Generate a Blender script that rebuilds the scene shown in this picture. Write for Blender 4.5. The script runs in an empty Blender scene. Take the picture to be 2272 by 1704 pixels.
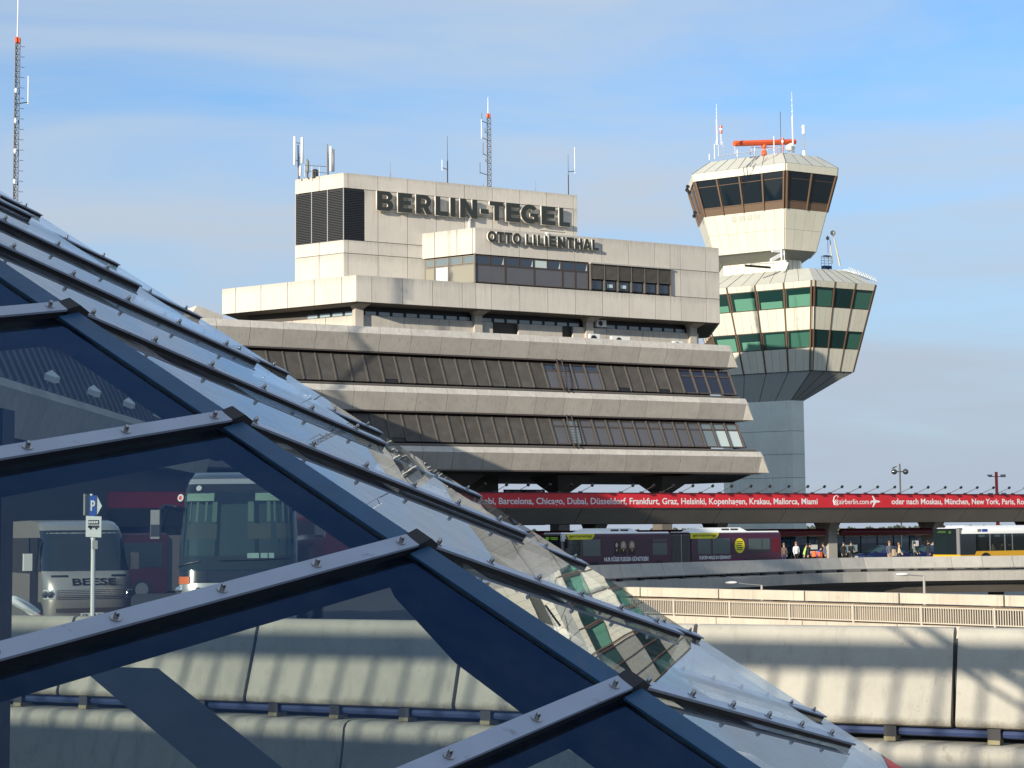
import bpy, bmesh, math, random
from mathutils import Vector, Matrix
random.seed(7)
R = math.radians
scene = bpy.context.scene
COL = scene.collection

# ---------------------------------------------------------------- camera
F, CX, CY = 3900.0, 1136.0, 852.0            # photograph's focal length / centre in its own pixels
PITCH, ROLL, ZC = R(4.925), R(-0.535), 2.3
cam = bpy.data.cameras.new('camera')
cam.sensor_width = 36.0
cam.lens = 36.0 * F / 2272.0
cam.clip_start, cam.clip_end = 0.1, 9000.0
cam_ob = bpy.data.objects.new('camera', cam)
COL.objects.link(cam_ob)
cam_ob.matrix_world = Matrix.Translation((0, 0, ZC)) @ Matrix.Rotation(R(90) + PITCH, 4, 'X') @ Matrix.Rotation(ROLL, 4, 'Z')
scene.camera = cam_ob

# ---------------------------------------------------------------- sky, sun, exposure
SUN_AZ, SUN_EL = R(220.0), R(14.5)           # clockwise from +Y
world = bpy.data.worlds.new('World'); scene.world = world; world.use_nodes = True
wt = world.node_tree; wn = wt.nodes; wl = wt.links
bgd = wn['Background']
skyt = wn.new('ShaderNodeTexSky'); skyt.sky_type = 'NISHITA'; skyt.sun_disc = False
skyt.sun_elevation, skyt.sun_rotation = SUN_EL, SUN_AZ
skyt.air_density, skyt.dust_density, skyt.ozone_density = 1.0, 0.3, 3.0
bgd.inputs[1].default_value = 0.15
def wnode(t, **k):
    n = wn.new(t)
    for a, b in k.items(): setattr(n, a, b)
    return n
tc = wnode('ShaderNodeTexCoord')
sep = wnode('ShaderNodeSeparateXYZ'); wl.new(tc.outputs['Generated'], sep.inputs[0])
zc_ = wnode('ShaderNodeMath', operation='MAXIMUM'); wl.new(sep.outputs['Z'], zc_.inputs[0]); zc_.inputs[1].default_value = 0.0
zadd = wnode('ShaderNodeMath', operation='ADD'); wl.new(zc_.outputs[0], zadd.inputs[0]); zadd.inputs[1].default_value = 0.16
dx = wnode('ShaderNodeMath', operation='DIVIDE'); wl.new(sep.outputs['X'], dx.inputs[0]); wl.new(zadd.outputs[0], dx.inputs[1])
dy = wnode('ShaderNodeMath', operation='DIVIDE'); wl.new(sep.outputs['Y'], dy.inputs[0]); wl.new(zadd.outputs[0], dy.inputs[1])
cmb = wnode('ShaderNodeCombineXYZ'); wl.new(dx.outputs[0], cmb.inputs[0]); wl.new(dy.outputs[0], cmb.inputs[1])
mp = wnode('ShaderNodeMapping'); wl.new(cmb.outputs[0], mp.inputs[0])
mp.inputs['Rotation'].default_value = (0, 0, R(-28)); mp.inputs['Scale'].default_value = (1.0, 1.9, 1.0); mp.inputs['Location'].default_value = (3.1, 0.4, 0)
nz = wnode('ShaderNodeTexNoise'); wl.new(mp.outputs[0], nz.inputs['Vector'])
nz.inputs['Scale'].default_value = 1.0; nz.inputs['Detail'].default_value = 9.0; nz.inputs['Roughness'].default_value = 0.55; nz.inputs['Distortion'].default_value = 0.6
cr = wnode('ShaderNodeValToRGB'); wl.new(nz.outputs['Fac'], cr.inputs[0])
cr.color_ramp.elements[0].position = 0.22; cr.color_ramp.elements[0].color = (0, 0, 0, 1)
cr.color_ramp.elements[1].position = 0.64; cr.color_ramp.elements[1].color = (1, 1, 1, 1)
fac = wnode('ShaderNodeMath', operation='MULTIPLY'); wl.new(cr.outputs[0], fac.inputs[0]); fac.inputs[1].default_value = 0.92
cmix = wnode('ShaderNodeMixRGB'); wl.new(fac.outputs[0], cmix.inputs[0]); skm = wnode('ShaderNodeMixRGB', blend_type='MULTIPLY'); skm.inputs[0].default_value = 1.0; wl.new(skyt.outputs[0], skm.inputs[1]); skm.inputs[2].default_value = (0.45, 0.66, 0.80, 1); wl.new(skm.outputs[0], cmix.inputs[1])
cmix.inputs[2].default_value = (2.15, 2.45, 2.80, 1)
hz = wnode('ShaderNodeMapRange'); wl.new(zc_.outputs[0], hz.inputs[0]); hz.inputs[1].default_value = 0.0; hz.inputs[2].default_value = 0.26; hz.inputs[3].default_value = 0.95; hz.inputs[4].default_value = 0.0; hz.interpolation_type = 'SMOOTHSTEP'
hmix = wnode('ShaderNodeMixRGB'); wl.new(hz.outputs[0], hmix.inputs[0]); wl.new(cmix.outputs[0], hmix.inputs[1]); hmix.inputs[2].default_value = (1.66, 1.92, 2.36, 1)
wl.new(hmix.outputs[0], bgd.inputs[0])

sun = bpy.data.lights.new('sun', 'SUN'); sun.energy = 3.4; sun.angle = R(0.5); sun.color = (1.0, 0.90, 0.74)
sun_ob = bpy.data.objects.new('sun', sun); COL.objects.link(sun_ob)
SUNV = Vector((math.sin(SUN_AZ) * math.cos(SUN_EL), math.cos(SUN_AZ) * math.cos(SUN_EL), math.sin(SUN_EL)))
sun_ob.rotation_euler = SUNV.to_track_quat('Z', 'Y').to_euler()
sun_ob.location = (-30, -30, 40)
scene.view_settings.view_transform = 'Standard'
scene.view_settings.look = 'None'
scene.view_settings.gamma = 1.0
scene.view_settings.exposure = 0.82
scene.cycles.max_bounces = 10
scene.cycles.transparent_max_bounces = 24
scene.cycles.caustics_reflective = False
scene.cycles.caustics_refractive = False

# ---------------------------------------------------------------- where a picture point lies at a given depth
cr_, sr_ = math.cos(ROLL), math.sin(ROLL)
def ray(x, y):
    a, b = x - CX, y - CY
    X, Y = (cr_ * a + sr_ * b) / F, -(-sr_ * a + cr_ * b) / F
    d = Vector((X, math.cos(PITCH) - Y * math.sin(PITCH), math.sin(PITCH) + Y * math.cos(PITCH)))
    return d / d.y
def at(x, y, depth): return Vector((0, 0, ZC)) + ray(x, y) * depth
def az(deg): return Vector((math.sin(R(deg)), math.cos(R(deg)), 0))

# ---------------------------------------------------------------- materials
MATS = {}
def mat(name, col, rough=0.6, metal=0.0, var=0.0, vscale=3.0, streak=0.0, bump=0.0, bscale=40.0, dirt=None, spec=0.5, emit=None, coat=0.0, rand=0.0, topstain=0.0, zstain=None):
    m = bpy.data.materials.new(name); m.use_nodes = True
    nt = m.node_tree; n = nt.nodes; l = nt.links; b = n['Principled BSDF']
    b.inputs['Roughness'].default_value = rough; b.inputs['Metallic'].default_value = metal
    b.inputs['Specular IOR Level'].default_value = spec
    if coat: b.inputs['Coat Weight'].default_value = coat; b.inputs['Coat Roughness'].default_value = 0.05
    c4 = (*col, 1)
    b.inputs['Base Color'].default_value = c4
    if emit: b.inputs['Emission Color'].default_value = (*emit[0], 1); b.inputs['Emission Strength'].default_value = emit[1]
    if var or streak or dirt or rand or topstain or zstain:
        tcn = n.new('ShaderNodeTexCoord')
        oi = n.new('ShaderNodeObjectInfo'); sc_ = n.new('ShaderNodeVectorMath'); sc_.operation = 'SCALE'; sc_.inputs[0].default_value = (37.0, 23.0, 51.0); l.new(oi.outputs['Random'], sc_.inputs['Scale'])
        ad = n.new('ShaderNodeVectorMath'); ad.operation = 'ADD'; l.new(tcn.outputs['Object'], ad.inputs[0]); l.new(sc_.outputs[0], ad.inputs[1]); OC = ad.outputs[0]
        cur = None
        def mixin(fac_socket, colA, colB, prev):
            mx = n.new('ShaderNodeMixRGB'); l.new(fac_socket, mx.inputs[0])
            if prev is None: mx.inputs[1].default_value = colA
            else: l.new(prev, mx.inputs[1])
            mx.inputs[2].default_value = colB
            return mx.outputs[0]
        if var:
            t = n.new('ShaderNodeTexNoise'); l.new(OC, t.inputs['Vector'])
            t.inputs['Scale'].default_value = vscale; t.inputs['Detail'].default_value = 8; t.inputs['Roughness'].default_value = 0.65
            mr = n.new('ShaderNodeMapRange'); l.new(t.outputs['Fac'], mr.inputs[0]); mr.inputs[1].default_value = 0.3; mr.inputs[2].default_value = 0.7
            cur = mixin(mr.outputs[0], tuple(v * (1 - var) for v in col) + (1,), tuple(min(1, v * (1 + var)) for v in col) + (1,), None)
        if streak:
            mpn = n.new('ShaderNodeMapping'); l.new(OC, mpn.inputs[0]); mpn.inputs['Scale'].default_value = (3.2, 3.2, 0.16)
            t = n.new('ShaderNodeTexNoise'); l.new(mpn.outputs[0], t.inputs['Vector']); t.inputs['Scale'].default_value = 1.6; t.inputs['Detail'].default_value = 7; t.inputs['Roughness'].default_value = 0.7
            mr = n.new('ShaderNodeMapRange'); l.new(t.outputs['Fac'], mr.inputs[0]); mr.inputs[1].default_value = 0.52; mr.inputs[2].default_value = 0.8; mr.inputs[4].default_value = streak
            cur = mixin(mr.outputs[0], c4, tuple(v * 0.42 for v in col) + (1,), cur)
        if dirt:
            t = n.new('ShaderNodeTexNoise'); l.new(OC, t.inputs['Vector']); t.inputs['Scale'].default_value = dirt[1]; t.inputs['Detail'].default_value = 4
            mr = n.new('ShaderNodeMapRange'); l.new(t.outputs['Fac'], mr.inputs[0]); mr.inputs[1].default_value = 0.66; mr.inputs[2].default_value = 0.74; mr.inputs[4].default_value = dirt[2]
            cur = mixin(mr.outputs[0], c4, (*dirt[0], 1), cur)
        if topstain:
            sp = n.new('ShaderNodeSeparateXYZ'); l.new(tcn.outputs['Generated'], sp.inputs[0])
            mpn = n.new('ShaderNodeMapping'); l.new(OC, mpn.inputs[0]); mpn.inputs['Scale'].default_value = (5.0, 5.0, 0.35)
            t = n.new('ShaderNodeTexNoise'); l.new(mpn.outputs[0], t.inputs['Vector']); t.inputs['Scale'].default_value = 1.3; t.inputs['Detail'].default_value = 6; t.inputs['Roughness'].default_value = 0.75
            su = n.new('ShaderNodeMath'); su.operation = 'ADD'; l.new(sp.outputs['Z'], su.inputs[0]); l.new(t.outputs['Fac'], su.inputs[1])
            mr = n.new('ShaderNodeMapRange'); l.new(su.outputs[0], mr.inputs[0]); mr.inputs[1].default_value = 1.22; mr.inputs[2].default_value = 1.75; mr.inputs[4].default_value = topstain
            cur = mixin(mr.outputs[0], c4, tuple(v * 0.38 for v in col) + (1,), cur)
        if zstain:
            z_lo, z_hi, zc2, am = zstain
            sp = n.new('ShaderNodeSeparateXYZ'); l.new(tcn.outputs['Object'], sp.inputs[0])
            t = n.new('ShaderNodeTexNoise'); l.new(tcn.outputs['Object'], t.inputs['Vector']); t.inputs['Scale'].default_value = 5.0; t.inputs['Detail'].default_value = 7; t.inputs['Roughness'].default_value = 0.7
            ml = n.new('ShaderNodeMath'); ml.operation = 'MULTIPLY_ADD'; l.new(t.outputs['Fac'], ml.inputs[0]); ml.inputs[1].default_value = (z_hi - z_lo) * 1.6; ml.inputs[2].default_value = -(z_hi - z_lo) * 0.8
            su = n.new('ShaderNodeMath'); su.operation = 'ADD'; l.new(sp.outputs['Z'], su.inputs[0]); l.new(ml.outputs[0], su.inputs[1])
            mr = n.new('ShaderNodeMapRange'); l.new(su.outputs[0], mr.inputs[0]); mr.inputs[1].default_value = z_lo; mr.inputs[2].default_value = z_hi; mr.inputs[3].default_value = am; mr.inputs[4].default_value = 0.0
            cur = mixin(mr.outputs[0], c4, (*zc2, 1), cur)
        if rand:
            mr = n.new('ShaderNodeMapRange'); l.new(oi.outputs['Random'], mr.inputs[0]); mr.inputs[3].default_value = 1 - rand; mr.inputs[4].default_value = 1 + rand
            vm = n.new('ShaderNodeVectorMath'); vm.operation = 'SCALE'; l.new(mr.outputs[0], vm.inputs['Scale'])
            if cur is None: vm.inputs[0].default_value = col
            else: l.new(cur, vm.inputs[0])
            cur = vm.outputs[0]
        l.new(cur, b.inputs['Base Color'])
    if bump:
        tcn = n.new('ShaderNodeTexCoord'); t = n.new('ShaderNodeTexNoise'); l.new(tcn.outputs['Object'], t.inputs['Vector'])
        t.inputs['Scale'].default_value = bscale; t.inputs['Detail'].default_value = 5
        bn = n.new('ShaderNodeBump'); bn.inputs['Strength'].default_value = bump; bn.inputs['Distance'].default_value = 0.02
        l.new(t.outputs['Fac'], bn.inputs['Height']); l.new(bn.outputs[0], b.inputs['Normal'])
    MATS[name] = m
    return m
def pane_mat(name, tint, ior=1.5, wave=0.0, wscale=1.2, rough=0.0, body=None, body_fac=0.0, gloss=(0.95, 0.97, 1), grime=0.0):
    """a sheet of glass: fresnel mirror over a tinted see-through body"""
    m = bpy.data.materials.new(name); m.use_nodes = True
    nt = m.node_tree; n = nt.nodes; l = nt.links
    n.remove(n['Principled BSDF']); out = n['Material Output']
    tr = n.new('ShaderNodeBsdfTransparent'); tr.inputs[0].default_value = (*tint, 1)
    gl = n.new('ShaderNodeBsdfGlossy'); gl.inputs['Roughness'].default_value = rough; gl.inputs[0].default_value = (*gloss, 1)
    fr = n.new('ShaderNodeFresnel'); fr.inputs['IOR'].default_value = ior
    mx = n.new('ShaderNodeMixShader'); l.new(gl.outputs[0], mx.inputs[2])
    geo = n.new('ShaderNodeNewGeometry'); inv = n.new('ShaderNodeMath'); inv.operation = 'SUBTRACT'; inv.inputs[0].default_value = 1.0; l.new(geo.outputs['Backfacing'], inv.inputs[1])
    mu = n.new('ShaderNodeMath'); mu.operation = 'MULTIPLY'; l.new(fr.outputs[0], mu.inputs[0]); l.new(inv.outputs[0], mu.inputs[1]); l.new(mu.outputs[0], mx.inputs[0])
    src = tr.outputs[0]
    if body:
        df = n.new('ShaderNodeBsdfDiffuse'); df.inputs[0].default_value = (*body, 1)
        m2 = n.new('ShaderNodeMixShader'); m2.inputs[0].default_value = body_fac
        l.new(tr.outputs[0], m2.inputs[1]); l.new(df.outputs[0], m2.inputs[2]); src = m2.outputs[0]
    l.new(src, mx.inputs[1])
    if wave:
        tcn = n.new('ShaderNodeTexCoord'); t = n.new('ShaderNodeTexNoise'); l.new(tcn.outputs['Object'], t.inputs['Vector'])
        t.inputs['Scale'].default_value = wscale; t.inputs['Detail'].default_value = 1.0
        bn = n.new('ShaderNodeBump'); bn.inputs['Strength'].default_value = 1.0; bn.inputs['Distance'].default_value = wave
        l.new(t.outputs['Fac'], bn.inputs['Height']); l.new(bn.outputs[0], gl.inputs['Normal'])
    last = mx.outputs[0]
    if grime:
        tcn = n.new('ShaderNodeTexCoord'); t = n.new('ShaderNodeTexNoise'); l.new(tcn.outputs['Object'], t.inputs['Vector']); t.inputs['Scale'].default_value = 7.0; t.inputs['Detail'].default_value = 9; t.inputs['Roughness'].default_value = 0.75
        mr = n.new('ShaderNodeMapRange'); l.new(t.outputs['Fac'], mr.inputs[0]); mr.inputs[1].default_value = 0.38; mr.inputs[2].default_value = 0.75; mr.inputs[4].default_value = grime * 2.2
        df = n.new('ShaderNodeBsdfDiffuse'); df.inputs[0].default_value = (0.30, 0.30, 0.29, 1)
        m3 = n.new('ShaderNodeMixShader'); l.new(mr.outputs[0], m3.inputs[0]); l.new(last, m3.inputs[1]); l.new(df.outputs[0], m3.inputs[2]); last = m3.outputs[0]
    l.new(last, out.inputs[0])
    MATS[name] = m
    return m

M = MATS
mat('concrete_light', (0.60, 0.555, 0.485), 0.85, var=0.06, vscale=0.6, streak=0.4, bump=0.15, bscale=6, rand=0.045, topstain=0.55)
mat('concrete_warm', (0.51, 0.47, 0.41), 0.85, var=0.10, vscale=0.7, streak=0.6, bump=0.2, bscale=6, rand=0.06, topstain=0.35)
mat('concrete_cap', (0.54, 0.505, 0.45), 0.85, var=0.14, vscale=1.2, streak=0.6, bump=0.2, bscale=6, rand=0.05)
mat('concrete_core', (0.10, 0.09, 0.08), 0.9)
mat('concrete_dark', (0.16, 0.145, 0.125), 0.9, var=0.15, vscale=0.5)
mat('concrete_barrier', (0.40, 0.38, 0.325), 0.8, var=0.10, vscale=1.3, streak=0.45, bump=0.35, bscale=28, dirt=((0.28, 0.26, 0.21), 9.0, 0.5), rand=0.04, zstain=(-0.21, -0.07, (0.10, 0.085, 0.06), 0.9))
mat('concrete_edge', (0.37, 0.35, 0.30), 0.8, var=0.12, vscale=1.1, streak=0.8, bump=0.35, bscale=28, dirt=((0.2, 0.18, 0.14), 5.0, 0.5))
mat('concrete_grey', (0.42, 0.40, 0.36), 0.85, var=0.10, vscale=0.9, streak=0.5, rand=0.05, bump=0.2, bscale=8)
mat('concrete_wall', (0.55, 0.49, 0.40), 0.85, var=0.14, vscale=0.5, streak=0.7, rand=0.04, dirt=((0.3, 0.25, 0.18), 0.9, 0.45), bump=0.2, bscale=8)
mat('asphalt', (0.055, 0.055, 0.058), 0.9, var=0.25, vscale=2.0, bump=0.3, bscale=60)
mat('paving', (0.22, 0.21, 0.19), 0.85, var=0.15, vscale=2.0)
mat('grass_far', (0.20, 0.20, 0.18), 0.95, var=0.3, vscale=0.02)
mat('louvre', (0.120, 0.108, 0.095), 0.55, var=0.2, vscale=1.5, rand=0.14)
mat('louvre_black', (0.018, 0.02, 0.024), 0.5)
mat('mullion', (0.17, 0.15, 0.13), 0.5, metal=0.3)
mat('mullion_dark', (0.125, 0.112, 0.098), 0.5)
mat('clerestory', (0.30, 0.38, 0.42), 0.12, spec=0.8)
mat('frame_brown', (0.075, 0.058, 0.05), 0.45)
mat('frame_tan', (0.155, 0.10, 0.065), 0.45)
mat('rail_tan', (0.53, 0.485, 0.41), 0.6)
mat('strut', (0.10, 0.11, 0.135), 0.6, var=0.15, vscale=2.0)
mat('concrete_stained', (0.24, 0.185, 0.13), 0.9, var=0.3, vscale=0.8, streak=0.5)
mat('coach_inside', (0.05, 0.07, 0.075), 0.6)
mat('bus_red_shaded', (0.045, 0.005, 0.008), 0.45)  # red bus paint, darkened to carry the shade it stands in
mat('frame_black', (0.012, 0.012, 0.014), 0.45)
mat('blind_grey', (0.10, 0.10, 0.108), 0.28, var=0.06, vscale=2.0, spec=0.6)
mat('window_blue', (0.02, 0.035, 0.06), 0.06, spec=1.0)
mat('window_navy', (0.008, 0.014, 0.035), 0.05, spec=0.8)
mat('window_pale', (0.16, 0.20, 0.21), 0.10, spec=1.0)
mat('window_curtain', (0.27, 0.25, 0.19), 0.25, spec=0.8)
mat('window_sheet', (0.52, 0.60, 0.58), 0.3)
mat('letter_green', (0.030, 0.034, 0.028), 0.4)
mat('letter_side', (0.72, 0.69, 0.62), 0.5)
mat('tower_panel', (0.70, 0.67, 0.545), 0.45, var=0.03, vscale=0.5, streak=0.2, rand=0.03)
mat('tower_roof', (0.50, 0.50, 0.44), 0.5, var=0.05, vscale=0.8)
mat('tower_under_shade', (0.21, 0.22, 0.20), 0.7, var=0.08, vscale=0.5)  # cone and cab soffit: cream panels with underside shade put into the colour
mat('tower_shaft', (0.72, 0.75, 0.67), 0.85, var=0.10, vscale=0.35, streak=0.35)
mat('tower_seam', (0.10, 0.085, 0.06), 0.7)
mat('tower_glass', (0.006, 0.014, 0.022), 0.04, spec=0.9)
mat('tower_green', (0.115, 0.29, 0.205), 0.12, spec=0.8)
mat('tower_green_mid', (0.05, 0.145, 0.11), 0.10, spec=0.8)
mat('tower_green_dark', (0.010, 0.038, 0.035), 0.07, spec=0.9)
mat('radar_orange', (0.80, 0.12, 0.03), 0.45)
mat('mast_grey', (0.28, 0.28, 0.28), 0.5, metal=0.4)
mat('mast_dark', (0.06, 0.055, 0.05), 0.5, metal=0.3)
mat('white_paint', (0.80, 0.80, 0.78), 0.4)
mat('white_glossy', (0.80, 0.80, 0.79), 0.22, coat=0.5)
mat('red_paint', (0.62, 0.05, 0.03), 0.4)
mat('banner_red', (0.60, 0.020, 0.030), 0.45, var=0.10, vscale=0.6, rand=0.06, bump=0.5, bscale=1.6)
mat('print_white', (0.82, 0.78, 0.78), 0.5)
mat('bridge_concrete', (0.27, 0.24, 0.20), 0.85, var=0.10, vscale=0.4, streak=0.3)
mat('maroon', (0.12, 0.008, 0.016), 0.45)
mat('bus_purple', (0.050, 0.005, 0.024), 0.35, coat=0.1, var=0.15, vscale=0.4)
mat('bus_magenta', (0.17, 0.006, 0.085), 0.35, coat=0.1)
mat('bus_film', (0.075, 0.035, 0.055), 0.35)
mat('bus_yellow', (0.80, 0.42, 0.015), 0.3, coat=0.4)
mat('sign_yellow', (0.80, 0.72, 0.03), 0.4)
mat('print_black', (0.015, 0.015, 0.012), 0.5)
mat('print_pale', (0.55, 0.46, 0.40), 0.5)
mat('print_hair', (0.42, 0.32, 0.20), 0.5)
mat('print_dark', (0.03, 0.015, 0.025), 0.5)
mat('display_green', (0.02, 0.03, 0.01), 0.4, emit=((0.35, 0.75, 0.08), 0.12))
mat('tyre', (0.015, 0.015, 0.015), 0.85)
mat('rim', (0.35, 0.35, 0.35), 0.35, metal=0.8)
mat('bellows', (0.13, 0.12, 0.115), 0.8)
mat('bus_glass', (0.012, 0.02, 0.024), 0.06, spec=0.9)
mat('bus_glass_lit', (0.06, 0.09, 0.09), 0.08, spec=0.9)
mat('seat_red', (0.16, 0.03, 0.03), 0.7)
mat('coach_black', (0.012, 0.013, 0.016), 0.2, coat=0.6)
mat('coach_silver', (0.55, 0.55, 0.54), 0.25, metal=0.6, coat=0.5)
mat('van_silver', (0.50, 0.47, 0.42), 0.3, metal=0.65, coat=0.5)
mat('chrome', (0.85, 0.85, 0.86), 0.12, metal=1.0)
mat('lamp_glass', (0.55, 0.56, 0.58), 0.08, spec=1.0, coat=0.8)
mat('indicator', (0.75, 0.16, 0.02), 0.25, coat=0.5)
mat('curtain', (0.22, 0.26, 0.21), 0.8)
mat('rear_pale', (0.50, 0.54, 0.44), 0.6)
mat('coach_seat', (0.13, 0.11, 0.09), 0.8)
mat('car_blue', (0.008, 0.018, 0.07), 0.22, coat=0.8)
mat('car_glass', (0.02, 0.05, 0.05), 0.05, spec=1.0)
mat('steel_blue', (0.0045, 0.015, 0.052), 0.45, spec=0.25, var=0.35, vscale=2.5, dirt=((0.03, 0.03, 0.04), 6.0, 0.6), bump=0.12, bscale=30)
mat('fin_brown', (0.11, 0.066, 0.042), 0.5)
mat('ridge_blue', (0.030, 0.088, 0.170), 0.42, var=0.2, vscale=3.0, spec=0.3, dirt=((0.08, 0.10, 0.12), 7.0, 0.5), bump=0.1, bscale=25)
mat('cap_alu', (0.33, 0.37, 0.46), 0.34, metal=0.0, var=0.10, vscale=4.0, dirt=((0.16, 0.16, 0.18), 14.0, 0.7))
mat('gasket', (0.012, 0.012, 0.016), 0.6)
mat('bolt_steel', (0.42, 0.41, 0.40), 0.22, metal=1.0)
mat('pipe_blue', (0.03, 0.05, 0.13), 0.35)
mat('pad_dark', (0.03, 0.03, 0.035), 0.7)
mat('pad_yellow', (0.24, 0.21, 0.12), 0.7)
mat('sign_blue', (0.01, 0.07, 0.38), 0.4)
mat('sign_white', (0.72, 0.74, 0.74), 0.4)
mat('skin', (0.50, 0.30, 0.22), 0.55)
mat('hair_dark', (0.02, 0.014, 0.01), 0.6)
mat('hair_fair', (0.22, 0.13, 0.06), 0.6)
mat('foliage', (0.045, 0.06, 0.04), 0.9, var=0.3, vscale=0.1)
mat('bark', (0.06, 0.045, 0.03), 0.9)
mat('globe_smoke', (0.045, 0.05, 0.055), 0.12, spec=0.8)
mat('bird_black', (0.02, 0.02, 0.022), 0.7)
mat('shelter_dark', (0.03, 0.04, 0.05), 0.15, spec=0.8)
mat('poster_white', (0.75, 0.76, 0.78), 0.4)
mat('terrace', (0.35, 0.32, 0.28), 0.85, var=0.1, vscale=0.5)
for nm, c in (('cloth_black', (0.018, 0.018, 0.02)), ('cloth_grey', (0.16, 0.155, 0.14)), ('cloth_brown', (0.12, 0.085, 0.06)), ('cloth_navy', (0.02, 0.028, 0.07)), ('cloth_lime', (0.42, 0.60, 0.16)),
              ('cloth_white', (0.70, 0.72, 0.74)), ('cloth_cream', (0.55, 0.46, 0.28)), ('cloth_blue', (0.03, 0.10, 0.42)), ('cloth_orange', (0.80, 0.16, 0.05)), ('cloth_slate', (0.10, 0.11, 0.15)), ('cloth_beige', (0.42, 0.33, 0.24))):
    mat(nm, c, 0.85)
pane_mat('canopy_glass', (0.68, 0.73, 0.72), ior=1.40, gloss=(0.20, 0.44, 0.95), grime=0.018, wave=0.0008, wscale=0.9)
pane_mat('canopy_mirror', (0.88, 0.92, 0.95), ior=2.2, wave=0.0007, wscale=0.8, gloss=(0.80, 0.85, 0.91), grime=0.10)
pane_mat('coach_windscreen', (0.55, 0.68, 0.66), ior=1.5)
pane_mat('shelter_glass', (0.62, 0.74, 0.78), ior=1.5)
pane_mat('bus_pane', (0.55, 0.62, 0.62), ior=1.5)

# ---------------------------------------------------------------- mesh collecting
class MB:
    def __init__(s): s.v = []; s.f = []; s.m = []
    def add(s, verts, faces, mi=0):
        o = len(s.v); s.v += [tuple(p) for p in verts]; s.f += [tuple(i + o for i in f) for f in faces]; s.m += [mi] * len(faces)
        return s
    def box(s, x0, x1, y0, y1, z0, z1, mi=0):
        return s.add([(x0, y0, z0), (x1, y0, z0), (x1, y1, z0), (x0, y1, z0), (x0, y0, z1), (x1, y0, z1), (x1, y1, z1), (x0, y1, z1)],
                     [(0, 3, 2, 1), (4, 5, 6, 7), (0, 1, 5, 4), (1, 2, 6, 5), (2, 3, 7, 6), (3, 0, 4, 7)], mi)
    def obox(s, o, a, b, c, mi=0):
        """box spanned from corner o by three edge vectors"""
        o, a, b, c = Vector(o), Vector(a), Vector(b), Vector(c)
        P = [o, o + a, o + a + b, o + b, o + c, o + a + c, o + a + b + c, o + b + c]
        Fc = [(0, 3, 2, 1), (4, 5, 6, 7), (0, 1, 5, 4), (1, 2, 6, 5), (2, 3, 7, 6), (3, 0, 4, 7)]
        if a.cross(b).dot(c) < 0: Fc = [f[::-1] for f in Fc]
        return s.add(P, Fc, mi)
    def prism(s, poly, vec, mi=0, caps=True):
        """polygon (3d points) swept along vec"""
        n = len(poly); A = [Vector(p) for p in poly]; B = [p + Vector(vec) for p in A]
        nrm = Vector((0, 0, 0))
        for i in range(n): nrm += A[i].cross(A[(i + 1) % n])
        fl = nrm.dot(Vector(vec)) > 0
        f = [(i, (i + 1) % n, n + (i + 1) % n, n + i) for i in range(n)]
        if caps: f += [tuple(range(n - 1, -1, -1)), tuple(range(n, 2 * n))]
        if not fl: f = [q[::-1] for q in f]
        return s.add(A + B, f, mi)
    def plan(s, poly, z0, z1, mi=0): return s.prism([(x, y, z0) for x, y in poly], (0, 0, z1 - z0), mi)
    def loft(s, rings, mi=0, caps=True, closed=True):
        n = len(rings[0]); V = [p for r in rings for p in r]; f = []
        for k in range(len(rings) - 1):
            for i in range(n if closed else n - 1):
                j = (i + 1) % n; f.append((k * n + i, k * n + j, (k + 1) * n + j, (k + 1) * n + i))
        if caps and closed: f += [tuple(range(n - 1, -1, -1)), tuple((len(rings) - 1) * n + i for i in range(n))]
        return s.add(V, f, mi)
    def tube(s, pts, r, n=6, mi=0, caps=True):
        pts = [Vector(p) for p in pts]; rings = []
        rs = r if isinstance(r, (list, tuple)) else [r] * len(pts)
        for i, p in enumerate(pts):
            t = (pts[min(i + 1, len(pts) - 1)] - pts[max(i - 1, 0)]).normalized()
            u = t.orthogonal().normalized() if i == 0 else (uu - t * uu.dot(t)).normalized()
            uu = u; w = t.cross(u)
            rings.append([p + (u * math.cos(6.28318 * k / n) + w * math.sin(6.28318 * k / n)) * rs[i] for k in range(n)])
        return s.loft(rings, mi, caps)
    def lathe(s, prof, n=12, mi=0, o=(0, 0, 0), axis=None):
        """profile (r, h) turned about axis (default z) at o"""
        a = Vector(axis or (0, 0, 1)).normalized(); u = a.orthogonal().normalized(); w = a.cross(u); o = Vector(o)
        return s.loft([[o + a * h + (u * math.cos(6.28318 * k / n) + w * math.sin(6.28318 * k / n)) * max(r, 1e-4) for k in range(n)] for r, h in prof], mi)
    def mesh(s, name, mats, smooth=False):
        me = bpy.data.meshes.new(name); me.from_pydata(s.v, [], s.f)
        for m_ in (mats if isinstance(mats, (list, tuple)) else [mats]): me.materials.append(M[m_])
        if len(me.materials) > 1: me.polygons.foreach_set('material_index', s.m)
        if smooth:
            me.polygons.foreach_set('use_smooth', [True] * len(me.polygons))
            try: me.set_sharp_from_angle(angle=R(40))
            except Exception: pass
        me.validate(); me.update()
        return me
    def build(s, name, mats, parent=None, smooth=False, loc=None): return link(name, s.mesh(name, mats, smooth), parent, loc)
def link(name, me, parent=None, loc=None, rotz=0.0):
    o = bpy.data.objects.new(name, me); COL.objects.link(o)
    if parent is not None: o.parent = parent
    if loc is not None: o.location = loc
    if rotz: o.rotation_euler = (0, 0, rotz)
    return o
def tag(o, label, cat, group=None, kind=None):
    o['label'] = label; o['category'] = cat
    if group: o['group'] = group
    if kind: o['kind'] = kind
    return o
def struct(o, label=None):
    o['kind'] = 'structure'
    if label: o['label'] = label
    return o
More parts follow.
